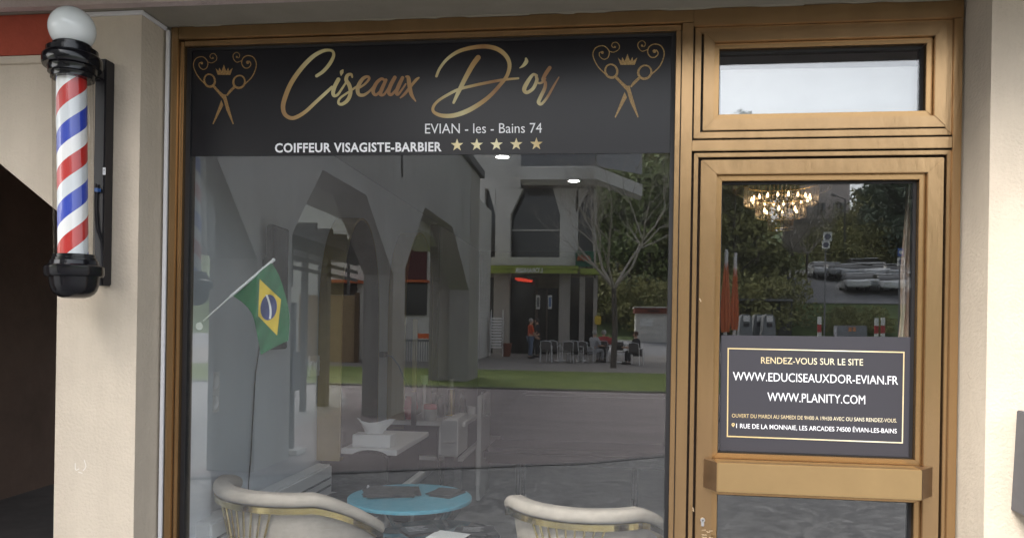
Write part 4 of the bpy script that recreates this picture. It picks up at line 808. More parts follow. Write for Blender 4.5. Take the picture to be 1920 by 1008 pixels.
tr = n.new("ShaderNodeBsdfTransparent"); tr.inputs[0].default_value = (0.93, 0.90, 0.87, 1); gl = n.new("ShaderNodeBsdfGlossy"); gl.inputs["Roughness"].default_value = 0.25; tl = n.new("ShaderNodeBsdfTranslucent"); tl.inputs[0].default_value = (1, 0.85, 0.7, 1)
m1 = n.new("ShaderNodeMixShader"); m1.inputs[0].default_value = 0.25; l.new(tr.outputs[0], m1.inputs[1]); l.new(gl.outputs[0], m1.inputs[2]); m2 = n.new("ShaderNodeMixShader"); m2.inputs[0].default_value = 0.07; l.new(m1.outputs[0], m2.inputs[1]); l.new(tl.outputs[0], m2.inputs[2]); l.new(m2.outputs[0], n["Material Output"].inputs[0])
M_bulb = mat("warm_bulb", (1, 0.8, 0.5), 0.4, emit=(1.0, 0.66, 0.34), estr=3.5)
yd = 2.6; sc_ = PL(1462 + 100, 430, yd).x - PL(1462, 430, yd).x; sc_ /= 100
cc = PL(1463, 430, yd); ch = thing("chandelier", "lit tiered crystal chandelier hanging inside behind the door glass", "chandelier", (cc.x, yd, ZCE))
def zpy(py): return PL(1463, py, yd).z
for i, (rp, pyt, pyb) in enumerate(((90, 318, 358), (68, 345, 384), (46, 371, 408), (23, 404, 431))):
    R1 = rp * sc_; zt, zb = min(zpy(pyt), ZCE - 0.05), zpy(pyb); n_ = max(16, int(2 * PI * R1 / 0.027))
    bm = B()
    for k in range(n_):
        an = 2 * PI * k / n_; x, y = cc.x + R1 * math.cos(an), yd + R1 * math.sin(an); dz = random.uniform(-.004, .004)
        tube(bm, [(x, y, zb + dz), (x, y, zt)], 0.0058, 6)
    o = obj("crystal_tier", bm, M_rod, ch)
    bm = B(); tube(bm, [(cc.x + R1 * math.cos(2 * PI * k / 48), yd + R1 * math.sin(2 * PI * k / 48), zt - 0.004) for k in range(49)], 0.006, 6); tube(bm, [(cc.x + (R1 - .003) * math.cos(2 * PI * k / 48), yd + (R1 - .003) * math.sin(2 * PI * k / 48), zb + 0.004) for k in range(49)], 0.0035, 6); obj("tier_ring", bm, M_brass, ch)
    if i in (1, 2):
        for k in range(18 if i == 1 else 6):
            an = 2 * PI * k / (18 if i == 1 else 6) + .2; bm = B(); x, y = cc.x + (R1 - .05) * math.cos(an), yd + (R1 - .05) * math.sin(an); lathe(bm, (x, y, (zpy(377) if i == 1 else zpy(399))), (0, 0, 1), [(0, .003), (0.008, .008), (0.02, .007), (0.035, .001)], 12); obj("bulb", bm, M_bulb, ch, True)
bm = B(); lathe(bm, (cc.x, yd, ZCE - 0.045), (0, 0, 1), [(0, 0.10), (0.03, 0.12), (0.044, 0.12)], 32); obj("ceiling_plate", bm, M_brass, ch, True)
# ================================================================ curtain by the door, and the folded brown parasol beside it
M_curt = mat("beige_curtain", (0.60, 0.50, 0.43), 0.85, var=0.1, vscale=8)
bm = B(); yq = 0.14; rows = []
for j in range(31):
    t = j / 30; py = 330 + (655 - 330) * t; xl = 1704 - 12 * t ** 1.2 if t < 0.75 else 1694 - (t - 0.75) * 46; xl = 1702 - 14 * min(1, t / 0.55) - (6 if t > 0.8 else 0) * (t - 0.8) / 0.2
    row = []
    for i in range(41):
        s = i / 40; px = xl + (1740 - xl) * s; row.append(bm.verts.new(PL(px, py, yq + 0.022 * math.sin(s * 30 + 0.6 * t) + 0.01 * math.sin(9 * t + s * 5))))
    rows.append(row)
for a1, b1 in zip(rows, rows[1:]):
    for i in range(40): bm.faces.new((a1[i], a1[i + 1], b1[i + 1], b1[i]))
tag(obj("door_curtain", bm, M_curt, None, True), "beige curtain hanging at the right edge behind the door glass", "curtain")
# ================================================================ the square behind the camera, seen in the glass (D = metres in front of the camera in the mirror)
PROF = [(-60, 0), (2.9, 0), (15, 0), (36, 0.42), (42, 0.75), (50, 1.4), (57, 3.6), (60, 4.6), (70, 6.6), (82, 8.4), (110, 14), (160, 23), (320, 34), (900, 40)]
def gz(D):
    for (a, za), (b, zb) in zip(PROF, PROF[1:]):
        if D <= b: return za + (zb - za) * (D - a) / (b - a)
    return PROF[-1][1]
def ry(D): return 2.9 - D
def sheet(name, rows, m, kind='structure', lift=0.0):
    """rows: (D, x0, x1); split at the bends of the ground"""
    bm = B(); out = []
    for (Da, a0, a1), (Db, b0, b1) in zip(rows, rows[1:]):
        cuts = [0] + [(p - Da) / (Db - Da) for p, _ in PROF if Da < p < Db] + [1]
        for t in cuts[:-1]: out.append((Da + (Db - Da) * t, a0 + (b0 - a0) * t, a1 + (b1 - a1) * t))
    out.append(rows[-1]); g = []
    for D, x0, x1 in out: g.append((bm.verts.new((x0, ry(D), gz(D) + lift)), bm.verts.new((x1, ry(D), gz(D) + lift))))
    for a, b in zip(g, g[1:]): bm.faces.new((a[0], a[1], b[1], b[0]))
    o = obj(name, bm, m); o['kind'] = kind
    for p in o.data.polygons:
        if p.normal.z < 0: p.flip()
    return o
M_setts = bpy.data.materials.new("stone_setts"); M_setts.use_nodes = True; n, l = nodes(M_setts); b = n["Principled BSDF"]; b.inputs["Roughness"].default_value = 0.75
g = n.new("ShaderNodeNewGeometry"); vo = n.new("ShaderNodeTexVoronoi"); vo.inputs["Scale"].default_value = 16; l.new(g.outputs["Position"], vo.inputs["Vector"])
nz = n.new("ShaderNodeTexNoise"); nz.inputs["Scale"].default_value = 26; nz.inputs["Detail"].default_value = 8; l.new(g.outputs["Position"], nz.inputs["Vector"])
mx = n.new("ShaderNodeMix"); mx.data_type = 'RGBA'; mx.inputs[0].default_value = 0.4; cr1 = n.new("ShaderNodeValToRGB"); cr1.color_ramp.elements[0].color = (0.07, 0.07, 0.075, 1); cr1.color_ramp.elements[1].color = (0.36, 0.355, 0.355, 1)
sp = n.new("ShaderNodeSeparateColor"); l.new(vo.outputs["Color"], sp.inputs[0]); l.new(sp.outputs[0], cr1.inputs[0])
cr2 = n.new("ShaderNodeValToRGB"); cr2.color_ramp.elements[0].color = (0.10, 0.10, 0.105, 1); cr2.color_ramp.elements[1].color = (0.33, 0.325, 0.325, 1); cr2.color_ramp.elements[0].position = .35; cr2.color_ramp.elements[1].position = .65; l.new(nz.outputs["Fac"], cr2.inputs[0])
l.new(cr1.outputs[0], mx.inputs[6]); l.new(cr2.outputs[0], mx.inputs[7]); l.new(mx.outputs[2], b.inputs["Base Color"])
vd = n.new("ShaderNodeTexVoronoi"); vd.feature = 'DISTANCE_TO_EDGE'; vd.inputs["Scale"].default_value = 16; l.new(g.outputs["Position"], vd.inputs["Vector"]); bp = n.new("ShaderNodeBump"); bp.inputs["Strength"].default_value = 0.35; bp.inputs["Distance"].default_value = 0.02; l.new(vd.outputs["Distance"], bp.inputs["Height"]); l.new(bp.outputs[0], b.inputs["Normal"])
M_asph = mat("warm_asphalt", (0.24, 0.207, 0.207), 0.85, var=0.2, vscale=0.9, stretch=(0.5, 1.6, 1))
M_lawn = mat("lawn_grass", (0.17, 0.215, 0.035), 0.9, var=0.35, vscale=2.6, col2=(0.085, 0.13, 0.02), bump=0.4, bscale=30)
M_hill = mat("hillside_grass", (0.08, 0.12, 0.03), 0.95, var=0.4, vscale=0.3)
M_road = mat("road_asphalt", (0.22, 0.22, 0.23), 0.85, var=0.12, vscale=0.6); M_terr = mat("terrace_paving", (0.22, 0.20, 0.185), 0.85, var=0.12, vscale=3)
sheet("ground", [(-8, -60, 60), (2.9, -60, 60), (60, -90, 120), (900, -500, 600)], M_hill, lift=-0.012)
sheet("stone_square", [(1.2, -40, 40), (19.2, -40, 40)], M_setts, lift=0.0)
bp_ = [(px, D) for px, D in ((330, 7.2), (700, 8.0), (900, 8.5), (1100, 9.0), (1255, 9.8), (1500, 11.5), (1800, 14))]
bm = B(); ga = []
for px, D in bp_:
    x = MP(px, 800, D).x; ga.append((bm.verts.new((x, ry(D), 0.004)), bm.verts.new((x * 1.2, ry(14.9), 0.004)), bm.verts.new((x * 1.6, ry(19.2), gz(19.2) + 0.004))))
for a, b in zip(ga, ga[1:]): bm.faces.new((a[0], b[0], b[1], a[1])); bm.faces.new((a[1], b[1], b[2], a[2]))
struct(obj("asphalt_path", bm, M_asph))
bm = B()
for (pa, Da), (pb_, Db) in zip(bp_, bp_[1:]):
    for k in range(6):
        t0, t1 = k / 6, (k + 1) / 6; q0 = [MP(pa + (pb_ - pa) * t, 800, Da + (Db - Da) * t).x for t in (t0, t1)]; d0 = [Da + (Db - Da) * t for t in (t0, t1)]
        bm.faces.new([bm.verts.new((q0[0], ry(d0[0] - .06), .009)), bm.verts.new((q0[1], ry(d0[1] - .06), .009)), bm.verts.new((q0[1], ry(d0[1] + .06), .009)), bm.verts.new((q0[0], ry(d0[0] + .06), .009))])
struct(obj("path_edging", bm, mat("dark_edging_stone", (0.15, 0.145, 0.15), .85, var=.3, vscale=5)))
sheet("lawn", [(19.0, -30, 9.5), (22, -30, 10.5), (25.3, -30, 10)], M_lawn, lift=0.012)
sheet("lawn_kerb", [(18.82, -30, 9.5), (18.99, -30, 9.5)], mat("dark_coping", (0.06, 0.055, 0.055), 0.7), lift=0.035)
sheet("terrace", [(25.3, -40, 12), (36.5, -40, 12)], M_terr, lift=0.008)
sheet("road", [(36.5, -40, 60), (46, -40, 60)], M_road, lift=0.006)
sheet("car_park", [(58, 6, 60), (82, 6, 70)], M_road, lift=0.05)
def pbox(bm, px0, py0, px1, py1, D, th, bev=0.0):
    a, b = MP(px0, py0, D), MP(px1, py1, D); c, d = MP(px0, py1, D), MP(px1, py0, D)
    box(bm, (a.x + c.x) / 2, (b.x + d.x) / 2, ry(D), ry(D + th), (b.z + c.z) / 2, (a.z + d.z) / 2, bev)
M_conc = mat("grey_concrete_render", (0.56, 0.545, 0.52), 0.9, var=0.14, vscale=0.8, bump=0.2, bscale=12); M_concd = mat("dark_coping", (0.06, 0.055, 0.055), 0.7)
M_concs = mat("stained_shaded_concrete", (0.34, 0.315, 0.29), 0.9, var=0.2, vscale=0.6, stretch=(1, 1, 0.2))
M_dkglass = mat("dark_window_glass", (0.015, 0.014, 0.013), 0.12, spec=0.6); M_wood = mat("pale_timber_boards", (0.30, 0.20, 0.11), 0.75, var=0.2, vscale=6, stretch=(0.3, 0.3, 6)); M_beam = mat("grey_timber", (0.17, 0.16, 0.155), 0.8)
# ---------------------------------------------------------------- arcade wing on the left
XA, TA, ZT = -3.75, 0.55, 6.2
arc = thing("arcade_wing", "grey concrete arcade wing with chamfered arches running out beside the square", "building", (XA, ry(14), 0))
def yp(D): return ry(D)
def aprism(bm, P, x0=XA, th=-TA): prism(bm, [(x0, yp(D), z) for D, z in P], (th, 0, 0))
bays = [(3.4, 7.7, 2.35, 2.33, 4.4, 6.8, 3.25), (8.6, 13.0, 2.72, 2.55, 9.55, 11.4, 3.70), (13.8, 20.6, 2.75, 2.7, 15.3, 18.2, 4.15)]
bm = B(); edge = [2.9] + [e_ for b_ in bays for e_ in b_[:2]] + [22.2]
for i in range(0, len(edge), 2): aprism(bm, [(edge[i], -0.05), (edge[i + 1], -0.05), (edge[i + 1], ZT), (edge[i], ZT)])
for a, b, z0_, z1_, t0, t1, za in bays: aprism(bm, [(a + 0.0001, z0_), (t0, za), (t1, za), (b - 0.0001, z1_), (b - 0.0001, ZT), (a + 0.0001, ZT)])
za = 3.78
obj("arcade_wall", bm, mat("grey_arcade_render", (0.38, 0.37, 0.355), 0.9, var=0.14, vscale=.7, bump=.2, bscale=12, streak=.15), arc)
bm = B(); box(bm, XA - 0.7, XA + 0.12, yp(22.35), yp(2.9), ZT + 0.003, ZT + 0.22); obj("coping", bm, M_concd, arc)
bm = B(); box(bm, XA - 1.9, XA - TA - 0.003, yp(22), yp(3), za + 0.15, za + 0.4); obj("passage_soffit", bm, M_conc, arc)
bm = B(); box(bm, XA - TA - 0.004, XA - TA - 0.6, yp(22.19), yp(20.7), 0, ZT); obj("end_pier", bm, M_concs, arc)
bm = B(); prism(bm, [(XA + 0.001, yp(20.65), 0.0), (XA + 0.001, yp(22.15), 0.0), (XA + 0.001, yp(22.15), ZT - .01), (XA + 0.001, yp(20.65), ZT - .01)], (0.01, 0, 0)); obj("dark_panel", bm, M_concs, arc, label="darker stained end of the arcade wall")
for D in (9.7, 15.8):
    r = thing("strip_light", "pale strip light under the arcade soffit in the %s arch" % ("nearer" if D < 12 else "farther"), "strip light", (XA - 1.2, yp(D), za), "strip lights in the arcade"); bm = B(); box(bm, XA - 1.3, XA - 1.1, yp(D + 1.2), yp(D), za + 0.03, za + 0.14, 0.02); obj("tube_housing", bm, M_white, r)
bm = B(); tube(bm, [(XA + 0.012, yp(13.6), 6.1), (XA + 0.012, yp(13.62), 5.2), (XA + 0.012, yp(13.4), 4.8), (XA + 0.012, yp(13.45), 4.4)], 0.018, 6); tag(obj("hanging_cable", bm, M_concd), "dark cable hanging down the upper arcade wall", "cable")
# pergola beyond the nearer arch
pg = thing("pergola", "grey timber pergola standing beyond the nearer arch of the arcade", "pergola", (-7, ry(15), 0))
for x, D, hw in ((-5.6, 13.4, .05), (-5.6, 14.35, .10), (-8.2, 15.4, .08), (-8.2, 18, .08)):
        bm = B(); box(bm, x - hw, x + hw, yp(D + 2 * hw), yp(D), 0, 3.05); obj("post", bm, M_beam, pg)
for x in (-5.6, -8.2): bm = B(); box(bm, x - 0.06, x + 0.06, yp(18.4), yp(12), 3.053, 3.25); obj("beam", bm, M_beam, pg)
for k in range(9): D = 12.2 + k * 0.75; bm = B(); box(bm, -9.0, -4.9, yp(D + .08), yp(D), 3.253, 3.38); obj("rafter", bm, M_beam, pg)
for z in (2.62, 2.80, 2.98):
    bm = B(); box(bm, -5.53, -5.50, yp(16.2), yp(12.3), z, z + .07); obj("slat", bm, M_beam, pg)
for D in (12.6, 15.6): bm = B(); box(bm, -5.535, -5.495, yp(D + .07), yp(D), 2.3, 3.05); obj("batten", bm, M_beam, pg)
# white house with orange awning and timber fence at its foot
wh = thing("white_house", "white house with an orange awning seen through the arcade arches", "house", (-8, ry(30), 0.3)); M_wh = mat("white_house_render", (0.62, 0.6, 0.56), 0.9, var=0.05, vscale=2); M_or = mat("orange_canvas", (0.55, 0.12, 0.03), 0.8)
bm = B(); pbox(bm, 430, 360, 884, 690, 29, 5); obj("wall", bm, M_wh, wh)
bm = B(); pbox(bm, 760, 440, 800, 524, 28.9, 0.09); obj("window", bm, mat("dark_red_shutter", (0.07, 0.012, 0.012), 0.7), wh)
bm = B(); pbox(bm, 755, 528, 800, 590, 28.9, 0.09); obj("window", bm, M_dkglass, wh)
bm = B(); pbox(bm, 610, 524, 672, 529, 28.2, 0.75); obj("awning", bm, M_or, wh); bm = B(); pbox(bm, 745, 524, 800, 528, 28.2, 0.75); obj("awning", bm, M_or, wh)
bm = B(); pbox(bm, 617, 531, 668, 552, 28.9, 0.09); obj("window", bm, mat("dark_brown_board", (0.035, 0.018, 0.012), 0.7), wh)
tf = thing("timber_fence", "tall pale boarded timber fence in front of the white house", "fence", (-9, ry(27.5), .2)); bm = B(); pbox(bm, 560, 553, 664, 686, 27.5, 0.1); obj("boards", bm, M_wood, tf); bm = B(); pbox(bm, 664.3, 548, 671, 688, 27.4, 0.2); obj("post", bm, mat("dark_timber", (0.10, 0.055, 0.025), 0.8), tf)
rl = thing("railing", "pale metal railing with balusters below the dark window of the white house", "railing", tuple(MP(775, 680, 26.5))); 
for k in range(14): bm = B(); px = 747 + k * 4.5; pbox(bm, px, 640, px + 1.2, 676, 26.5, 0.03); obj("baluster", bm, M_gal, rl)
bm = B(); pbox(bm, 745, 636, 810, 640, 26.48, 0.08); obj("handrail", bm, M_gal, rl); bm = B(); pbox(bm, 783, 625, 808, 634, 26.4, 0.15); tag(obj("orange_banner", bm, mat("bright_orange_canvas", (0.75, 0.13, 0.02), 0.7)), "small bright orange banner on the railing of the white house", "banner")
# litter post in front of the arcade pier
p = MP(545, 868, 8.9); lp0 = thing("litter_post", "grey post with a litter box and a square white base beside the arcade pier", "litter bin", (p.x, p.y, 0))
M_gp = mat("grey_post_paint", (0.14, 0.14, 0.15), 0.6); bm = B(); box(bm, p.x - 0.14, p.x + 0.14, p.y - 0.14, p.y + 0.14, 0.005, 0.07, 0.01); obj("base_block", bm, mat("pale_concrete", (0.6, 0.6, 0.58), 0.9), lp0)
bm = B(); box(bm, p.x - 0.03, p.x + 0.03, p.y - 0.03, p.y + 0.03, 0.071, 1.9); obj("post", bm, M_gp, lp0); bm = B(); box(bm, p.x - 0.11, p.x + 0.10, p.y - 0.03, p.y + 0.22, 0.80, 1.28, 0.01); obj("litter_box", bm, M_gp, lp0)
# ---------------------------------------------------------------- café opposite
DC = 36.0; cafe = thing("cafe_building", "grey concrete café building with tall columns and a lit ground floor opposite", "building", tuple(MP(1000, 670, DC + 2)))
bm = B(); pbox(bm, 880, 120, 978, 353, DC, 0.5); pbox(bm, 978.2, 120, 1118, 288, DC + 0.3, 0.5); pbox(bm, 880, 482, 1114, 497, DC, 0.5); obj("front_wall", bm, M_conc, cafe)
bm = B()
for x0, x1, fl_ in ((880, 908, 0), (929, 957, 1), (1050, 1079, 1)):
    pbox(bm, x0, 353.2, x1, 481.8, DC, 0.6)
    if fl_:
        for sx in (-1, 1):
            e_ = x0 if sx < 0 else x1; prism(bm, [MP(e_ + sx * .1, 402, DC), MP(e_ + sx * (13 if sx < 0 else 24), 353.4, DC), MP(e_ + sx * .1, 353.4, DC)], (0, -0.5, 0))
obj("upper_columns", bm, M_conc, cafe)
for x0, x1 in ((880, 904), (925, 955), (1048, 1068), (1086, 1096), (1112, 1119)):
    bm = B(); pbox(bm, x0, 497.2, x1, 684, DC, 0.5 if x0 != 1086 else 0.15); obj("column", bm, M_concs, cafe)  # darker concrete here: the awning's shade is put into the column colour
bm = B(); pbox(bm, 1079.5, 356, 1084, 481, DC, .2); pbox(bm, 1113, 356, 1118, 520, DC, .2); obj("corner_post", bm, M_conc, cafe)
for x0, x1 in ((908.2, 928.8), (957.2, 1049.8), (1084.2, 1112.8)):
    bm = B(); pbox(bm, x0, 353.6, x1, 481.6, DC + 0.7, 0.1); obj("upper_window", bm, M_dkglass, cafe)
bm = B(); pbox(bm, 957.2, 430, 1049.8, 433, DC + 0.6, 0.08); obj("glazing_bar", bm, M_conc, cafe)
bm = B(); pbox(bm, 975, 312, 1118, 336, DC - 1.4, 1.4); a_ = MP(1118.2, 312, DC - 1.4); c_ = MP(1205, 330, DC + 3); prism(bm, [a_, MP(1118.2, 336, DC - 1.4), (c_.x, c_.y, MP(1118.2, 336, DC - 1.4).z), (c_.x, c_.y, a_.z)], (-0.05, -1.3, 0)); obj("balcony_slab", bm, M_conc, cafe)
M_rail = mat("smoky_balcony_glass", (0.11, 0.11, 0.125), 0.2); bm = B(); pbox(bm, 977, 262, 1117, 311.6, DC - 1.35, 0.03); prism(bm, [MP(1118.4, 262, DC - 1.35), MP(1118.4, 311.6, DC - 1.35), MP(1204, 327, DC + 3), MP(1204, 275, DC + 3)], (0, -0.04, 0)); obj("balcony_glass", bm, M_rail, cafe)
M_brn = mat("brown_soffit_boards", (0.07, 0.05, 0.04), 0.8); bm = B(); pbox(bm, 978.2, 336.5, 1117, 352.8, DC + 0.25, 0.2); obj("soffit_boards", bm, M_brn, cafe)
bm = B(); pbox(bm, 880, 497.3, 1120, 690, DC + 3.2, 0.2); obj("inner_wall", bm, mat("dim_cafe_interior", (0.10, 0.085, 0.06), 0.8, var=0.4, vscale=0.8), cafe)
for x0, x1 in ((904.2, 924.8), (955.2, 1003), (1069, 1085.5), (1096.5, 1111.5)):
    bm = B(); pbox(bm, x0, 520, x1, 683, DC + 0.4, 0.06); obj("ground_window", bm, M_dkglass, cafe)
bm = B(); pbox(bm, 1008, 540, 1046, 683, DC + 0.4, 0.06); obj("door", bm, M_dkglass, cafe)
M_wfr = mat("white_door_frame", (0.6, 0.6, 0.58), 0.5); bm = B(); pbox(bm, 1023.5, 530, 1026.5, 683, DC + 0.3, 0.08); pbox(bm, 1004, 521, 1007.8, 683, DC + 0.3, 0.08); obj("door_frame", bm, M_brn, cafe)
M_grn = mat("lime_green_canvas", (0.30, 0.36, 0.07), 0.8, var=0.1, vscale=1); aw = obj("awning_cassette", (lambda b_: (pbox(b_, 893, 497.5, 1085, 504.5, DC - 0.9, 0.85, 0.03), b_)[1])(B()), M_grn, cafe)
bm = B(); pbox(bm, 896, 505, 1083, 512, DC - 0.92, 0.05); vl = obj("awning_valance", bm, M_grn, cafe)
bm = B(); pbox(bm, 1087, 503, 1124, 514, DC - 0.5, 0.5, 0.03); obj("awning_cassette", bm, M_grn, cafe)
# the café's name on the valance: reads rightly from the square, mirrored in the glass
text_px("cafe_lettering", "L'ORANGER", 1017, 511, 966, 511, 9, 0, M_lett, aw, 0.02, fn=lambda px, py, y: MP(px, py, DC - 0.97))
bm = B(); pbox(bm, 1079, 470, 1113, 499, DC - 0.3, 0.08); sg = tag(obj("green_sign_board", bm, mat("dark_green_board", (0.015, 0.10, 0.055), 0.6)), "dark green sign board with reddish script above the café corner", "sign")
bm = B(); P = [(1083, 488), (1086, 480), (1088, 488), (1091, 478), (1094, 489), (1097, 481), (1100, 488), (1103, 480), (1107, 487)]
M_rs = mat("rust_script", (0.35, 0.10, 0.04), 0.7); tube(bm, [MP(x, y, DC - 0.34) for x, y, _ in catmull([(a, b, 0) for a, b in P], 4)], 0.05, 6); obj("script", bm, M_rs, sg)
M_neon = mat("red_neon", (1, 0.1, 0.05), 0.5, emit=(1, 0.09, 0.05), estr=0.55)
bm = B(); tube(bm, [MP(x, y, DC - 0.3) for x, y in ((966, 522), (980, 523), (990, 525), (998, 527))], 0.06, 6); tube(bm, [MP(x, y, DC - 0.3) for x, y in ((970, 525), (985, 526.5), (996, 528))], 0.04, 6); tag(obj("neon_sign", bm, M_neon), "lit red neon strip under the green awning", "neon sign")
M_paper = mat("white_poster_paper", (0.7, 0.7, 0.68), 0.7); M_bluep = mat("blue_print", (0.1, 0.2, 0.45), 0.7)
for x0, x1, lab, m_ in ((1005, 1012.5, "white poster left of the café door", M_gp), (1027.5, 1035, "white poster with a blue middle right of the café door", M_bluep)):
    bm = B(); pbox(bm, x0, 553, x1, 579, DC + 0.2, 0.03); o = tag(obj("poster", bm, M_paper), lab, "poster", "posters by the café door"); bm = B(); pbox(bm, x0 + 1.6, 557, x1 - 1.6, 575, DC + 0.18, 0.015); obj("poster_print", bm, m_, o)
bm = B(); pbox(bm, 1115, 592, 1127, 608, DC - 0.5, 0.3, 0.03); tag(obj("postbox", bm, mat("yellow_box_paint", (0.65, 0.45, 0.03), 0.5)), "yellow box fixed beside the café corner", "box")
# ---------------------------------------------------------------- terrace furniture
M_alu = mat("bright_aluminium", (0.62, 0.62, 0.64), 0.35, 0.6); M_wick = mat("dark_weave", (0.10, 0.09, 0.085), 0.8)
def terrace_chair(loc, label, group):
    x, y, z = loc; r = thing("terrace_chair", label, "chair", loc, group)
    for sx in (-1, 1):
        for sy in (-1, 1): bm = B(); tube(bm, [(x + sx * .24, y + sy * .22, z), (x + sx * .22, y + sy * .20, z + (.66 if sy < 0 else .44))], 0.018, 6); obj("leg", bm, M_alu, r, True)
        bm = B(); tube(bm, [(x + sx * .22, y - .2, z + .66), (x + sx * .25, y + .1, z + .66), (x + sx * .22, y + .22, z + .62)], 0.02, 6); obj("armrest", bm, M_alu, r, True)
    bm = B(); box(bm, x - .22, x + .22, y - .2, y + .22, z + .43, z + .46, .01); obj("seat", bm, M_wick, r)
    bm = B(); tube(bm, [(x - .22, y + .2, z + .45), (x - .21, y + .28, z + .84), (x, y + .31, z + .88), (x + .21, y + .28, z + .84), (x + .22, y + .2, z + .45)], 0.018, 6); obj("back_frame", bm, M_alu, r, True)
    bm = B(); box(bm, x - .19, x + .19, y + .25, y + .27, z + .5, z + .84, .008); obj("backrest", bm, M_wick, r); return r
def at_px(px, D): return Vector((MP(px, 660, D).x, ry(D), gz(D) + 0.008))
ch0 = terrace_chair(tuple(at_px(1024, 30.0)), "silver armed chair at the left end of the terrace table", "silver chairs on the café terrace")
for px, D, rz, lab in ((1038, 30.6, 0.2, "silver armed chair second from the left on the terrace"), (1062, 30.0, -0.3, "silver armed chair in front of the table with the red cloth"), (1076, 30.8, 0.1, "silver armed chair beside the low stone pot"), (1098, 30.2, 2.6, "silver armed chair with its rounded back turned to the lawn"), (1192, 29.6, 0.4, "silver armed chair under the seated person in black"), (1163, 30.6, 2.9, "silver armed chair beside the white bag on the terrace"), (1128, 31.2, 3.3, "silver armed chair behind the round terrace table")):
    dup(ch0, at_px(px, D), rz, lab)
M_wst = mat("white_stack_frame", (0.85, 0.85, 0.86), 0.4); sl = at_px(931, 33.5)
st0 = thing("stacked_chair", "white slatted chair in the tall stack against the café pier", "chair", tuple(sl), "white chairs stacked by the café pier")
x, y, z = sl
for sx in (-1, 1): bm = B(); tube(bm, [(x + sx * .3, y + .05, z), (x + sx * .28, y, z + .45), (x + sx * .27, y - .1, z + .82)], 0.022, 6); obj("side_frame", bm, M_wst, st0, True)
bm = B(); box(bm, x - .27, x + .27, y - .02, y + .2, z + .42, z + .45, .008); obj("seat", bm, mat("shaded_weave", (.14, .14, .14), .8), st0); bm = B(); box(bm, x - .26, x + .26, y + .205, y + .235, z + .385, z + .47, .01); obj("backrest", bm, M_wst, st0)
for k in range(1, 11): dup(st0, sl + Vector((0, 0.008 * k, 0.13 * k)), 0)
def terrace_table(px, D, rad, lab, m_top):
    p = at_px(px, D); r = thing("terrace_table", lab, "table", tuple(p), "tables on the café terrace"); bm = B(); lathe(bm, p + Vector((0, 0, .72)), (0, 0, 1), [(0, rad - .01), (.005, rad), (.025, rad)], 28); obj("table_top", bm, m_top, r, True)
    bm = B(); lathe(bm, p, (0, 0, 1), [(0, .25), (.03, .22), (.06, .03), (.715, .03)], 16); obj("pedestal", bm, M_alu, r, True); return p
M_tt = mat("dark_table_top", (0.12, 0.11, 0.11), 0.4); terrace_table(1050, 31.2, .45, "dark terrace table behind the left silver chairs", M_tt); terrace_table(1090, 31.4, .45, "dark terrace table in the middle of the terrace", M_tt); pt = terrace_table(1155, 30.9, .5, "terrace table with bags on it before the seated people", M_tt)
bm = B(); box(bm, pt.x - .35, pt.x + .05, pt.y - .15, pt.y + .15, pt.z + .746, pt.z + 1.02, .06); tag(obj("shopping_bag", bm, mat("red_checked_bag", (0.45, 0.05, 0.05), 0.7, var=0.6, vscale=9), None, True), "red and white bag on the terrace table", "bag")
bm = B(); box(bm, pt.x + .5, pt.x + .85, pt.y + .1, pt.y + .3, pt.z + .35, pt.z + .85, .08); tag(obj("paper_bag", bm, M_paper, None, True), "white bag hanging by the seated person in black", "bag")
p = at_px(950, 33.6); bm = B(); lathe(bm, p, (0, 0, 1), [(0, .16), (.05, .18), (.55, .24), (.6, .26), (.62, .2)], 20); tag(obj("plant_pot", bm, mat("terracotta_pot", (0.22, 0.07, 0.04), 0.8), None, True), "dark terracotta pot beside the white chair stack", "pot")
# ---------------------------------------------------------------- people
M_skin = mat("skin", (0.50, 0.30, 0.21), 0.6)
def skinned(name, J, E_, m, parent, sub=1):
    me = bpy.data.meshes.new(name); ks = list(J); me.from_pydata([J[k][0] for k in ks], [(ks.index(a), ks.index(b)) for a, b in E_], []); o = bpy.data.objects.new("tmp", me); C.objects.link(o)
    o.modifiers.new("s", 'SKIN')
    for i, k in enumerate(ks): sv = me.skin_vertices[0].data[i]; rr = J[k][1]; sv.radius = rr if isinstance(rr, tuple) else (rr, rr); sv.use_root = (i == 0)
    sb = o.modifiers.new("u", 'SUBSURF'); sb.levels = sub; sb.render_levels = sub; bpy.context.view_layer.update()
    m2_ = bpy.data.meshes.new_from_object(o.evaluated_get(bpy.context.evaluated_depsgraph_get())); bpy.data.objects.remove(o); bpy.data.meshes.remove(me)
    m2_.name = name; m2_.materials.clear(); return link(name, m2_, m, parent, True)
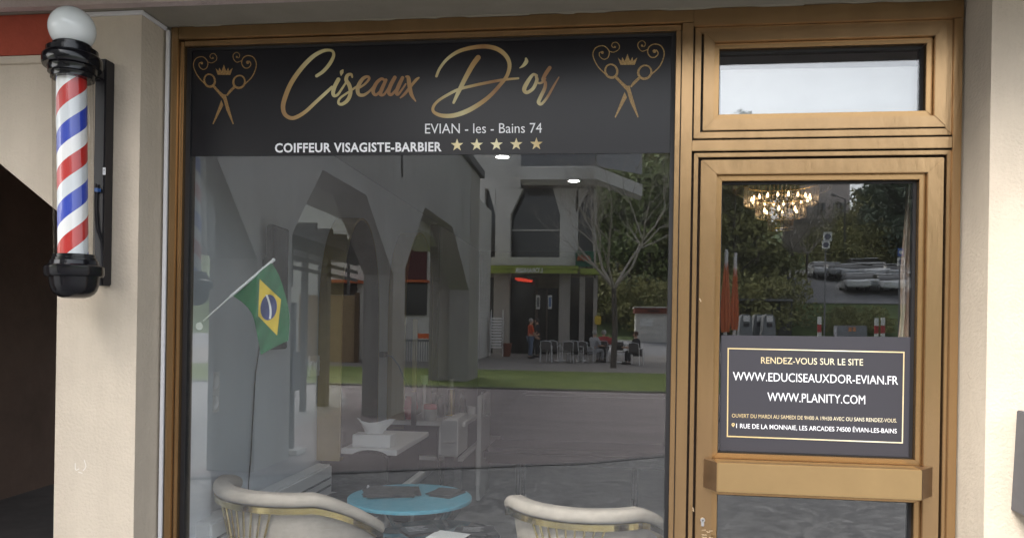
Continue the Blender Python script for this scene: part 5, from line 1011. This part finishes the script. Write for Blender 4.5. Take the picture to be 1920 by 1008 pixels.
def person(lab, loc, rz, shirt, legs, hairc, sit=False, armf=0.1, lean=0.0, hair_long=False, group=None):
    M_ = Matrix.Translation(loc) @ Matrix.Rotation(rz, 4, 'Z'); r = thing("person", lab, "person", tuple(loc), group); hz = 0.48 if sit else 0.93
    def P(x, y, z, rr): return (tuple(M_ @ Vector((x, y, z))), rr)
    J = {'pel': P(0, 0, hz, .13), 'wai': P(0, .01 + lean * .3, hz + .17, .125), 'che': P(0, .02 + lean * .7, hz + .38, .15), 'nb': P(0, lean, hz + .54, .065), 'nk': P(0, .02 + lean, hz + .60, .055), 'hd': P(0, .045 + lean, hz + .70, .092), 'ht': P(0, .03 + lean, hz + .79, .075), 'ns': P(0, .15 + lean, hz + .69, .013)}
    E_ = [('pel', 'wai'), ('wai', 'che'), ('che', 'nb'), ('nb', 'nk'), ('nk', 'hd'), ('hd', 'ht'), ('hd', 'ns')]
    JS = {'wai': P(0, 0, hz - .02 if not sit else hz + .04, .155), 'w2': P(0, .02 + lean * .3, hz + .17, .15), 'che': P(0, .02 + lean * .7, hz + .40, .165), 'nb': P(0, lean, hz + .54, .08)}; ES = [('wai', 'w2'), ('w2', 'che'), ('che', 'nb')]
    JT = {'pel': P(0, 0, hz + .03, .15)}; ET = []; shoes = []
    for s, t in ((-1, 'l'), (1, 'r')):
        sh = (s * .19, lean, hz + .49); el = (s * .26, .03 + lean + armf * .4, hz + .22); ha = (s * .20, .06 + lean + armf * 2.2, hz + (.02 if armf < .12 else .2))
        J['sh' + t] = P(*sh, .06); J['el' + t] = P(*el, .042); J['wr' + t] = P(*ha, .028); dn = (Vector(ha) - Vector(el)).normalized(); pm = Vector(ha) + dn * .06; J['pm' + t] = P(*pm, .032)
        E_ += [('che', 'sh' + t), ('sh' + t, 'el' + t), ('el' + t, 'wr' + t), ('wr' + t, 'pm' + t)]
        sd = dn.cross(Vector((1, 0, 0))).normalized()
        for k, (off, ln) in enumerate(((-.027, .065), (-.009, .08), (.009, .074), (.026, .058))):
            a_ = pm + sd * off + dn * .02; b_ = a_ + dn * ln * .55; c_ = b_ + dn * ln * .4 + Vector((-s * .02, 0, -.008)); J['f%d%s' % (k, t)] = P(*a_, .010); J['g%d%s' % (k, t)] = P(*b_, .009); J['h%d%s' % (k, t)] = P(*c_, .008); E_ += [('pm' + t, 'f%d%s' % (k, t)), ('f%d%s' % (k, t), 'g%d%s' % (k, t)), ('g%d%s' % (k, t), 'h%d%s' % (k, t))]
        th1 = pm - dn * .03 + sd * .04; th2 = th1 + sd * .015 + dn * .035; J['t1' + t] = P(*th1, .011); J['t2' + t] = P(*th2, .009); E_ += [('wr' + t, 't1' + t), ('t1' + t, 't2' + t)]
        if sit: hp, kn, an = (s * .10, .04, hz), (s * .13, .44, hz + .02), (s * .13, .42, .08)
        else: hp, kn, an = (s * .10, 0, hz - .05), (s * .11, .03, .50), (s * .12, -.01, .08)
        to = (an[0], an[1] + .17, .035); J['hp' + t] = P(*hp, .09); J['kn' + t] = P(*kn, .058); J['an' + t] = P(*an, .04); J['to' + t] = P(*to, .035); E_ += [('pel', 'hp' + t), ('hp' + t, 'kn' + t), ('kn' + t, 'an' + t), ('an' + t, 'to' + t)]
        JS['sh' + t] = P(*sh, .078); mid = (Vector(sh) + Vector(el)) / 2; JS['md' + t] = P(*mid, .072); JS['el' + t] = P(*el, .06); ES += [('che', 'sh' + t), ('sh' + t, 'md' + t), ('md' + t, 'el' + t)]
        JT['hp' + t] = P(*hp, .105); JT['kn' + t] = P(*kn, .078); JT['an' + t] = P(an[0], an[1], .10, .07); ET += [('pel', 'hp' + t), ('hp' + t, 'kn' + t), ('kn' + t, 'an' + t)]
        shoes.append((an, to))
    skinned("body", J, E_, M_skin, r); skinned("shirt", JS, ES, shirt, r); skinned("trousers", JT, ET, legs, r)
    for an, to in shoes: bm = B(); tube(bm, [M_ @ Vector((an[0], an[1] - .06, .045)), M_ @ Vector((an[0], an[1] + .05, .055)), M_ @ Vector((to[0], to[1] + .02, .04))], [.05, .055, .045], 10); obj("shoe", bm, M_blkpl, r, True)
    bm = B(); c_ = M_ @ Vector((0, .02 + lean, hz + .74)); ball(bm, c_, .108, 1, 1.05, .95)
    bmesh.ops.delete(bm, geom=[v for v in bm.verts if (M_.inverted() @ v.co).y > .10 + lean and (M_.inverted() @ v.co).z < hz + .76], context='VERTS'); obj("hair", bm, hairc, r, True)
    for s in (-1, 1): bm = B(); ball(bm, M_ @ Vector((s * .033, .128 + lean, hz + .715)), .011, seg=8); obj("eye", bm, M_blkpl, r, True)
    bm = B(); ball(bm, M_ @ Vector((0, .132 + lean, hz + .645)), .016, 1.5, .5, .5, 8); obj("mouth", bm, mat("lips", (0.3, 0.1, 0.08), 0.6), r, True)
    for s in (-1, 1): bm = B(); ball(bm, M_ @ Vector((s * .098, .03 + lean, hz + .69)), .026, .4, .8, 1.2, 8); obj("ear", bm, M_skin, r, True)
    return r
M_orsh = mat("orange_red_shirt", (0.62, 0.085, 0.02), 0.8); M_jean = mat("faded_jeans", (0.12, 0.16, 0.24), 0.85); M_grey_h = mat("grey_hair", (0.35, 0.34, 0.33), 0.8); M_dkc = mat("black_cloth", (0.018, 0.018, 0.022), 0.85); M_brh = mat("brown_hair", (0.08, 0.035, 0.015), 0.8); M_lightc = mat("pale_grey_cloth", (0.4, 0.4, 0.42), 0.85); M_redc = mat("red_cloth", (0.4, 0.05, 0.05), 0.85)
person("standing person in an orange-red shirt and jeans with grey hair before the café door", at_px(994, 32.4), -1.9, M_orsh, M_jean, M_grey_h)
person("person in dark clothes standing just behind the one in the orange shirt", at_px(1007, 33.6), 1.3, M_dkc, M_dkc, M_blkpl)
person("seated person in black with brown hair at the right end of the terrace", at_px(1196, 29.8), 1.2, M_dkc, M_dkc, M_brh, sit=True, armf=0.16, lean=0.08)
person("seated person in red behind the terrace table with the bags", at_px(1132, 31.8), 3.0, M_redc, M_dkc, M_grey_h, sit=True, armf=0.16, lean=0.05)
person("seated person in pale grey in the middle of the terrace", at_px(1112, 30.6), -2.4, M_lightc, M_lightc, M_grey_h, sit=True, armf=0.16, lean=0.06)
# ---------------------------------------------------------------- trees
M_bark = mat("grey_bark", (0.11, 0.09, 0.075), 0.9, var=0.3, vscale=8); M_twig = mat("bare_twigs", (0.36, 0.32, 0.28), 0.9)
def leafmat(nm, c1, c2): return mat(nm, c1, 0.75, var=0.5, vscale=0.35, col2=c2)
M_lf = [leafmat("olive_leaves", (0.36, 0.34, 0.12), (0.14, 0.15, 0.06)), leafmat("dark_evergreen_needles", (0.16, 0.20, 0.13), (0.07, 0.10, 0.07)), leafmat("fresh_green_leaves", (0.32, 0.36, 0.14), (0.13, 0.18, 0.07))]
def crown_mesh(name, H, W, n, m, seed, leaf, conifer=False):
    R_ = random.Random(seed); bm = B(); cl = []
    for k in range(26):
        t = R_.uniform(0.12, 1); wr = (1.05 - t) if conifer else math.sin(PI * min(0.97, 0.12 + 0.82 * t)) ** 0.6
        an = R_.uniform(0, 2 * PI); rr = W * 0.5 * wr * R_.uniform(0.2, 0.85); cl.append((rr * math.cos(an), rr * math.sin(an), H * t, W * R_.uniform(0.10, 0.22)))
    for i in range(n):
        cx, cy, cz, cr_ = R_.choice(cl); d = Vector((R_.gauss(0, 1), R_.gauss(0, 1), R_.gauss(0, .75))).normalized() * cr_ * R_.uniform(.55, 1.05); p = Vector((cx, cy, cz)) + d
        if p.z < H * 0.06: continue
        u = Vector((R_.gauss(0, 1), R_.gauss(0, 1), R_.gauss(0, 1))).normalized(); v = u.cross(Vector((R_.gauss(0, 1), R_.gauss(0, 1), R_.gauss(0, 1)))).normalized(); s = leaf * R_.uniform(.5, 1.3)
        bm.faces.new([bm.verts.new(p + u * s), bm.verts.new(p + v * s * .5), bm.verts.new(p - u * s), bm.verts.new(p - v * s * .5)])
    me = bpy.data.meshes.new(name); bm.to_mesh(me); bm.free(); me.materials.append(m); return me
def trunk_mesh(H, r0, seed, limbs=6):
    R_ = random.Random(seed); bm = B(); tube(bm, [(0, 0, -0.3), (0.05, 0.03, H * .3), (-0.06, 0.05, H * .6), (0.03, 0, H * .92)], [r0, r0 * .75, r0 * .5, r0 * .12], 8)
    for k in range(limbs):
        z0 = H * (.25 + .5 * k / limbs); an = R_.uniform(0, 2 * PI); L = H * .28; tube(bm, [(0, 0, z0), (math.cos(an) * L * .5, math.sin(an) * L * .5, z0 + L * .35), (math.cos(an) * L, math.sin(an) * L, z0 + L * .6)], [r0 * .35, r0 * .22, r0 * .08], 5)
    me = bpy.data.meshes.new("trunk"); bm.to_mesh(me); bm.free(); me.materials.append(M_bark); return me
TP = [(crown_mesh("crown", 11, 8, 3600, M_lf[0], 1, .26), trunk_mesh(10, .22, 1)), (crown_mesh("crown", 14, 7, 3800, M_lf[1], 2, .28, True), trunk_mesh(13, .25, 2)), (crown_mesh("crown", 10, 8, 3600, M_lf[2], 3, .26), trunk_mesh(9, .22, 3)), (crown_mesh("crown", 3.2, 5.5, 2200, M_lf[0], 4, .16), trunk_mesh(2.6, .07, 4)), (crown_mesh("crown", 12, 9, 3600, M_lf[1], 5, .27), trunk_mesh(11, .25, 5))]
def tree(k, px, D, s, rz, lab, nm="leafy_tree", cat="tree", group="trees on the hillside"):
    p = Vector((MP(px, 600, D).x, ry(D), gz(D) - 0.05)); r = thing(nm, lab, cat, tuple(p), group); r.scale = (s, s, s); r.rotation_euler = (0, 0, rz)
    for me, n_ in zip(TP[k], ("crown", "trunk")): o = bpy.data.objects.new(n_, me); C.objects.link(o); o.parent = r
hill = [(0, 1375, 56, 1.0), (0, 1418, 60, .95), (2, 1345, 64, 1.15), (0, 1395, 72, 1.2), (4, 1640, 88, 1.15), (1, 1700, 86, 1.05), (4, 1745, 80, 1.0), (1, 1665, 100, 1.1), (4, 1690, 118, 1.1), (4, 1790, 95, 1.1), 
        (2, 1140, 62, 1.0), (0, 1180, 66, 1.1), (2, 1215, 60, 1.05), (1, 1240, 70, 1.1), (0, 1265, 64, 1.1), (4, 1160, 78, 1.25), (2, 1200, 84, 1.3), (1, 1250, 90, 1.35), (4, 1300, 76, 1.2), (0, 1320, 58, 1.0), (1, 1130, 95, 1.3), (1, 1290, 105, 1.4), (4, 1340, 98, 1.4), (1, 1385, 104, 1.3), (1, 1720, 130, 1.1), (4, 1760, 120, 1.1)]
kinds = {0: "olive leafed tree", 1: "dark pointed evergreen", 2: "fresh green tree", 4: "broad dark evergreen"}
for i, (k, px, D, s) in enumerate(hill):
    where = "left of the chandelier" if 1330 < px < 1450 else "behind the parked cars" if px > 1580 else "below the pale residence" if px >= 1450 else "behind the café kiosk" if px > 1160 else "behind the café corner"
    row = "lower" if D < 70 else "middle" if D < 90 else "upper"
    tree(k, px, D, s, i * 1.7, "%s on the %s hillside %s" % (kinds[k], row, where))
for i, (px, D, s) in enumerate(((1400, 50, 1.0), (1440, 51, .95), (1475, 52, .9), (1365, 50, 1.1), (1600, 51, .5), (1640, 51, .5), (1570, 51, .5), (1240, 50, 1.0), (1200, 52, .9), (1150, 52, 1.0), (1120, 53, 1.1), (1545, 80, 1.2), (1575, 84, 1.3), (1600, 83, 1.1), (1630, 84, 1.3), (1655, 85, 1.2), (1590, 92, 1.5), (1620, 96, 1.6), (1560, 90, 1.2), (1610, 100, 1.9), (1650, 104, 2.2), (1685, 108, 2.2), (1630, 118, 2.4), (1670, 124, 2.4), (1595, 108, 1.4))):
    tree(3, px, D, s, i, "low olive bush at the foot of the hillside %s" % ("below the parked cars" if px > 1500 else "behind the recycling bins" if px > 1300 else "beside the kiosk"), "bush", "bush", "bushes at the foot of the hillside")
def bare_meshes(H, seed, depth=5, r0=.13):
    R_ = random.Random(seed); bt, bc = B(), B()
    tr_ = [Vector((0, 0, -.2)), Vector((.05, 0, H * .18)), Vector((0, .05, H * .34))]; tube(bt, tr_, [r0 * 1.15, r0, r0 * .85], 8)
    def grow(p, d, L, r, k):
        d2 = (d + Vector((R_.gauss(0, .18), R_.gauss(0, .18), .10))).normalized(); m_ = p + d * L * .5; e = m_ + d2 * L * .5; tube(bc, [p, m_, e], [r, r * .8, r * .62], 5 if k > 3 else 3, False)
        if k == 0: return
        for _ in range(3 if k > 1 else 4):
            a_ = Vector((R_.gauss(0, 1), R_.gauss(0, 1), R_.gauss(0.15, .7))).normalized(); grow(m_ if R_.random() < .3 else e, (d2 * 1.25 + a_ * .8).normalized(), L * R_.uniform(.6, .8), r * .52, k - 1)
    for k in range(5): an = 2 * PI * k / 5 + R_.uniform(-.3, .3); grow(tr_[-1], Vector((math.cos(an) * .8, math.sin(an) * .8, .9)).normalized(), H * .24, r0 * .55, depth - 1)
    out = []
    for n_, b_, m_ in (("trunk", bt, M_bark), ("branches", bc, M_twig)): me = bpy.data.meshes.new(n_); b_.to_mesh(me); b_.free(); me.materials.append(m_); out.append(me)
    return out
def bare_tree(ms, p, s, rz, lab, grp=None):
    r = thing("bare_tree", lab, "tree", tuple(p), grp); r.scale = (s, s, s); r.rotation_euler = (0, 0, rz)
    for me, n_ in zip(ms, ("trunk", "branches")): o = bpy.data.objects.new(n_, me); C.objects.link(o); o.parent = r
BT = bare_meshes(8.6, 11, 6, .11); bare_tree(BT, at_px(1150, 27.5), 1.0, .4, "bare spreading plane tree on the edge of the lawn before the café")
for px, D, s, rz, lab in ((1450, 62, 1.0, 1, "bare brown tree left of the retaining wall"), (1485, 64, 1.1, 2.2, "bare tree in front of the retaining wall"), (1512, 66, .9, 3.1, "small bare tree at the left end of the parked cars"), (1600, 92, .8, 4, "bare tree on the slope below the street lamp")): bare_tree(BT, Vector((MP(px, 600, D).x, ry(D), gz(D))), s, rz, lab, "bare trees on the hillside")
# ---------------------------------------------------------------- kiosk, residence, wall, lamp, signs, cars and the rest across the road
p0 = MP(1222, 630, 45); kk = thing("kiosk", "white kiosk with a rust red fascia across the road", "kiosk", (p0.x, p0.y, gz(45)))
bm = B(); pbox(bm, 1192, 587, 1252, 645, 45, 2.0); obj("kiosk_body", bm, M_wh, kk); bm = B(); pbox(bm, 1190, 577, 1254, 587, 44.8, 2.4); obj("fascia", bm, mat("rust_fascia", (0.22, 0.06, 0.035), 0.7), kk); bm = B(); pbox(bm, 1189, 574.5, 1255, 576.6, 44.6, 2.8); obj("roof", bm, M_wh, kk)
bm = B(); pbox(bm, 1200, 597, 1224, 612, 44.95, .04); obj("window", bm, M_paper, kk); bm = B(); pbox(bm, 1215, 581, 1235, 584, 44.75, .04); obj("name_strip", bm, mat("dark_lettering_strip", (0.03, 0.015, 0.01), 0.7), kk)
p0 = MP(1550, 408, 112); res = thing("residence", "pale pink residence with grey shutters above the retaining wall", "house", (p0.x, p0.y, p0.z)); M_pink = mat("pale_pink_render", (0.78, 0.68, 0.65), 0.9, var=0.05, vscale=.5); M_shut = mat("grey_shutters", (0.24, 0.26, 0.28), 0.7)
bm = B(); pbox(bm, 1488, 230, 1594, 420, 112, 9); obj("wall", bm, M_pink, res); bm = B(); pbox(bm, 1482, 216, 1600, 229.5, 111, 11); obj("roof", bm, M_beam, res)
for px in (1505, 1537, 1573):
    for py in (255, 318, 380):
        bm = B(); pbox(bm, px - 5, py, px + 5, py + 24, 111.9, .2); wd = obj("window", bm, M_dkglass, res)
        bm = B(); pbox(bm, px - .7, py, px + .7, py + 24, 111.8, .09); pbox(bm, px - 5, py + 11, px - .9, py + 12, 111.8, .09); pbox(bm, px + .9, py + 11, px + 5, py + 12, 111.8, .09); obj("glazing_bars", bm, M_wh, wd)
        for s in (-1, 1): bm = B(); pbox(bm, px + s * 5.3, py, px + s * 10.5, py + 24, 111.7, .12); obj("shutter", bm, M_shut, res)
p0 = MP(1535, 480, 100); rw = thing("retaining_wall", "dark brown retaining wall below the pale residence", "wall", (p0.x, p0.y, p0.z)); M_rw = mat("brown_stone_wall", (0.34, 0.29, 0.25), 0.95, var=0.45, vscale=.5); bm = B(); pbox(bm, 1470, 418, 1572, 520, 100, 1); obj("wall", bm, M_rw, rw); bm = B(); pbox(bm, 1468, 410, 1574, 417.6, 99.7, 1.6); obj("coping", bm, M_beam, rw)
p0 = at_px(1580, 80); sl_ = thing("street_lamp", "dark street lamp with one arm standing before the pale residence", "street lamp", tuple(p0)); zt = MP(1581, 373, 80).z; M_lpost = mat("dark_lamp_post", (0.05, 0.05, 0.055), 0.6)
bm = B(); tube(bm, [(p0.x, p0.y, p0.z), (p0.x, p0.y, zt), MP(1578, 371, 80)], [.11, .07, .06], 8); obj("post", bm, M_lpost, sl_, True); bm = B(); tube(bm, [MP(1578, 371, 80), MP(1567, 367, 80)], .05, 6); obj("arm", bm, M_lpost, sl_, True); bm = B(); a_, b_ = MP(1568, 367, 80), MP(1558, 364, 80); tube(bm, [a_, (a_ + b_) / 2, b_], [.09, .17, .12], 8); obj("lamp_head", bm, M_gal, sl_, True)
def sign_post(px, D, top, base, lab, plates):
    r = thing("road_sign", lab, "road sign", tuple(at_px(px, D))); a_ = MP(px, top, D); z0 = gz(D); bm = B(); tube(bm, [(a_.x, a_.y - .05, z0), (a_.x, a_.y - .05, a_.z)], .04, 8); obj("post", bm, M_gal, r, True)
    for x0, y0, x1, y1, m_, disc in plates:
        bm = B(); pbox(bm, x0, y0, x1, y1, D - .03, .03); pl_ = obj("sign_plate", bm, m_, r)
        if disc: c_ = MP((x0 + x1) / 2, (y0 + y1) / 2, D - .04); rr = (MP(x1, y0, D).x - MP(x0, y0, D).x) * .36; bm = B(); lathe(bm, c_, (0, 1, 0), [(0, rr), (.01, rr)], 20); obj("sign_disc", bm, disc, pl_)
M_signw = mat("white_sign_face", (0.72, 0.72, 0.7), 0.5); M_signg = mat("grey_sign_disc", (0.13, 0.13, 0.17), 0.6); M_signb = mat("blue_sign_face", (0.05, 0.13, 0.42), 0.5)
sign_post(1549, 42, 435, 620, "white sign pair with dark discs on a thin post below the residence", [(1544, 435, 1560, 452, M_signw, M_signg), (1541.5, 451.5, 1556, 466, M_signw, M_signg)])
sign_post(1688, 42, 465, 620, "blue square sign above a round one near the curtain", [(1684, 465, 1695, 480, M_signb, M_signw), (1683, 483, 1697, 498, M_signw, M_signg)])
def car_proto(lab, m):
    r = thing("parked_car", lab, "car", (0, 0, 0), "cars parked on the hillside"); z = 0
    bm = B(); prism(bm, [(-2.1, -.86, .30), (2.1, -.86, .30), (2.15, -.86, .62), (1.95, -.86, .82), (1.0, -.86, .93), (-1.6, -.86, .95), (-2.1, -.86, .85), (-2.15, -.86, .5)], (0, 1.72, 0), .09); obj("car_body", bm, m, r, True)
    bm = B(); lo = [(-1.75, .93), (1.05, .92), (.35, 1.42), (-1.2, 1.45)]; A = [bm.verts.new((x, -.78 if zz < 1 else -.62, zz)) for x, zz in lo]; D_ = [bm.verts.new((x, .78 if zz < 1 else .62, zz)) for x, zz in lo]; bm.faces.new(A); bm.faces.new(D_[::-1])
    for i in range(4): bm.faces.new((A[i], D_[i], D_[(i + 1) % 4], A[(i + 1) % 4]))
    bmesh.ops.bevel(bm, geom=bm.edges[:], offset=.06, segments=2, affect='EDGES'); obj("cabin_glass", bm, M_dkglass, r, True)
    bm = B(); prism(bm, [(-1.2, -.60, 1.452), (.33, -.60, 1.425), (.20, -.60, 1.50), (-1.0, -.60, 1.51)], (0, 1.2, 0), .02); obj("roof", bm, m, r, True)
    for x in (-1.3, 1.35):
        for s in (-1, 1): bm = B(); lathe(bm, (x, s * .68, .32), (0, s, 0), [(0, .32), (.16, .32), (.2, .28)], 18); w_ = obj("wheel", bm, M_blkpl, r, True); bm = B(); lathe(bm, (x, s * .881, .32), (0, s, 0), [(0, .2), (.01, .18)], 14); obj("rim", bm, M_alu, w_, True)
    for s in (-1, 1): bm = B(); box(bm, 2.06, 2.17, s * .55 - .16, s * .55 + .16, .62, .74, .02); obj("headlight", bm, M_signw, r)
    return r
CM = [mat("white_car_paint", (0.68, 0.69, 0.7), 0.3), mat("silver_car_paint", (0.45, 0.47, 0.49), 0.3, .3), mat("dark_car_paint", (0.05, 0.045, 0.05), 0.3)]
carspec = [(0, "white car", 1600, 62, 1.7), (1, "silver car", 1628, 62.5, 1.9), (0, "white car", 1655, 61.5, 1.5), (1, "silver car", 1680, 62, 1.6), (1, "silver car", 1590, 69, 1.7), (0, "white car", 1617, 69.5, 1.4), (0, "white car", 1645, 70, 1.8), (1, "silver car", 1672, 69, 1.6), (2, "dark car", 1448, 60, 2.6), (0, "white car", 1535, 71, 1.6), (1, "silver car", 1560, 70, 1.5), (2, "dark car", 1700, 68, 1.6), (1, "silver car", 1605, 77, 1.6), (0, "white car", 1632, 78, 1.7)]
proto = {}
for i, (k, nm, px, D, rz) in enumerate(carspec):
    lab = "%s parked in the %s row, %s" % (nm, "front" if D < 64 else "middle" if D < 73 else "back", "at its left end" if px < 1600 else "towards the curtain" if px > 1660 else "near the middle of the row" if px > 1622 else "left of the middle of the row")
    p = Vector((MP(px, 540, D).x, ry(D), gz(D) + .06))
    if k not in proto: proto[k] = r = car_proto(lab, CM[k]); r.location = p; r.rotation_euler = (0, 0, rz)
    else: dup(proto[k], p, rz, lab)
# folded parasols
def parasol(px, D, ptop, pbot, wpx, lab, m, seed):
    a_, b_ = MP(px, ptop, D), MP(px, pbot, D); r = thing("folded_parasol", lab, "parasol", (a_.x, a_.y, gz(D)), "folded parasols in the square"); R1 = (MP(px + wpx / 2, pbot, D).x - b_.x); bm = B(); rows = []; n_ = 32
    for j in range(16):
        t = j / 15; rad = R1 * (.12 + .88 * min(1, t * 1.35) ** .8) * (1 if t < .86 else 1 - (t - .86) * 1.6); row = []
        for k in range(n_): an = 2 * PI * k / n_; rr = rad * (1 + .22 * math.sin(8 * an + seed + t)); row.append(bm.verts.new((a_.x + rr * math.cos(an), a_.y + rr * math.sin(an), a_.z + (b_.z - a_.z) * t)))
        rows.append(row)
    for u, v in zip(rows, rows[1:]):
        for k in range(n_): bm.faces.new((u[k], u[(k + 1) % n_], v[(k + 1) % n_], v[k]))
    bm.faces.new(rows[0]); obj("canopy", bm, m, r, True); bm = B(); tube(bm, [(a_.x, a_.y, gz(D)), (a_.x, a_.y, a_.z + .08)], .03, 10); obj("pole", bm, M_alu, r, True); bm = B(); lathe(bm, (a_.x, a_.y, gz(D)), (0, 0, 1), [(0, .28), (.06, .28), (.09, .05)], 20); obj("base", bm, M_gp, r, True)
M_orc = mat("orange_parasol_canvas", (0.60, 0.17, 0.06), 0.8, var=0.1, vscale=5); M_brc = mat("brown_parasol_canvas", (0.16, 0.075, 0.045), 0.8)
parasol(1362, 14, 476, 622, 17, "folded orange parasol at the left edge of the door glass", M_orc, 0); parasol(1379, 14.6, 482, 618, 14, "folded orange parasol just right of the first one", M_orc, 2); parasol(1706, 15, 528, 632, 16, "folded brown parasol before the curtain", M_brc, 1)
# recycling bins, shelter, barrier, delineator posts
M_bin = mat("grey_bin_shell", (0.20, 0.21, 0.215), 0.6)
for px, D, lab in ((1396, 43, "grey recycling igloo nearest the orange parasols"), (1421, 44, "grey recycling igloo in the middle"), (1439, 43, "grey recycling igloo on the right of the three")):
    p = at_px(px, D); r = thing("recycling_bin", lab, "recycling bin", tuple(p), "recycling igloos across the road"); hz = MP(px, 589, D).z - p.z; bm = B(); prism(bm, [(p.x - .42, p.y + .4, p.z), (p.x + .42, p.y + .4, p.z), (p.x + .30, p.y + .4, p.z + hz * .9), (p.x + .2, p.y + .4, p.z + hz), (p.x - .2, p.y + .4, p.z + hz), (p.x - .30, p.y + .4, p.z + hz * .9)], (0, -.9, 0), .05); obj("bin_shell", bm, M_bin, r, True)
    bm = B(); box(bm, p.x - .17, p.x + .17, p.y + .41, p.y + .44, p.z + hz * .78, p.z + hz * .95, .01); obj("label_plate", bm, M_signw, r); bm = B(); box(bm, p.x - .15, p.x + .15, p.y + .41, p.y + .43, p.z + hz * .62, p.z + hz * .73, .01); obj("opening", bm, M_dkcase, r)
sh = thing("bus_shelter", "grey glazed shelter with a flat roof behind the recycling bins", "shelter", tuple(at_px(1440, 50)))
bm = B(); pbox(bm, 1384, 560, 1486, 563.5, 49, 3); obj("roof", bm, M_gal, sh)
for px in (1386, 1412, 1440, 1462, 1484): bm = B(); pbox(bm, px - 1, 563.7, px + 1, 640, 50, .12); obj("post", bm, M_lpost, sh)
bm = B(); pbox(bm, 1386, 575, 1484, 632, 50.5, .03); obj("glass_panel", bm, mat("shelter_panel", (0.07, 0.07, 0.075), 0.3, var=0.3, vscale=1), sh)
M_stripe = mat("red_reflector", (0.45, 0.04, 0.04), 0.5)
for px, top, lab in ((1537, 595, "red and white striped post below the sign pair"), (1644, 598, "striped post right of the concrete block"), (1656, 597, "striped post farthest right, before the slope")):
    D = 38; r = thing("delineator_post", lab, "marker post", tuple(at_px(px, D)), "striped marker posts by the road"); a_ = MP(px, top, D); z0 = gz(D)
    for k in range(5): h = (a_.z - z0) / 5; bm = B(); dz = .05; prism(bm, [(a_.x - .09, a_.y, z0 + k * h + dz), (a_.x + .09, a_.y, z0 + k * h - dz + .1), (a_.x + .09, a_.y, z0 + (k + 1) * h - dz + .097), (a_.x - .09, a_.y, z0 + (k + 1) * h + dz - .003)], (0, -.06, 0)); obj("stripe_panel", bm, M_stripe if k % 2 else M_signw, r)
bm = B(); pbox(bm, 1570, 610, 1626, 640, 37.5, .6, .03); cb = tag(obj("concrete_block", bm, mat("blue_grey_concrete", (0.24, 0.25, 0.28), 0.9, var=0.1, vscale=3)), "blue grey concrete barrier block by the road", "concrete block")
for dx in (-5, 3): bm = B(); pbox(bm, 1599 + dx - 2.6, 613, 1599 + dx + 2.6, 621, 37.45, .04); obj("reflector", bm, mat("orange_reflector", (0.7, 0.28, 0.12), 0.5), cb)
sheet("verge", [(46.5, 4, 40), (49.9, 4, 42)], M_lawn, lift=0.02)
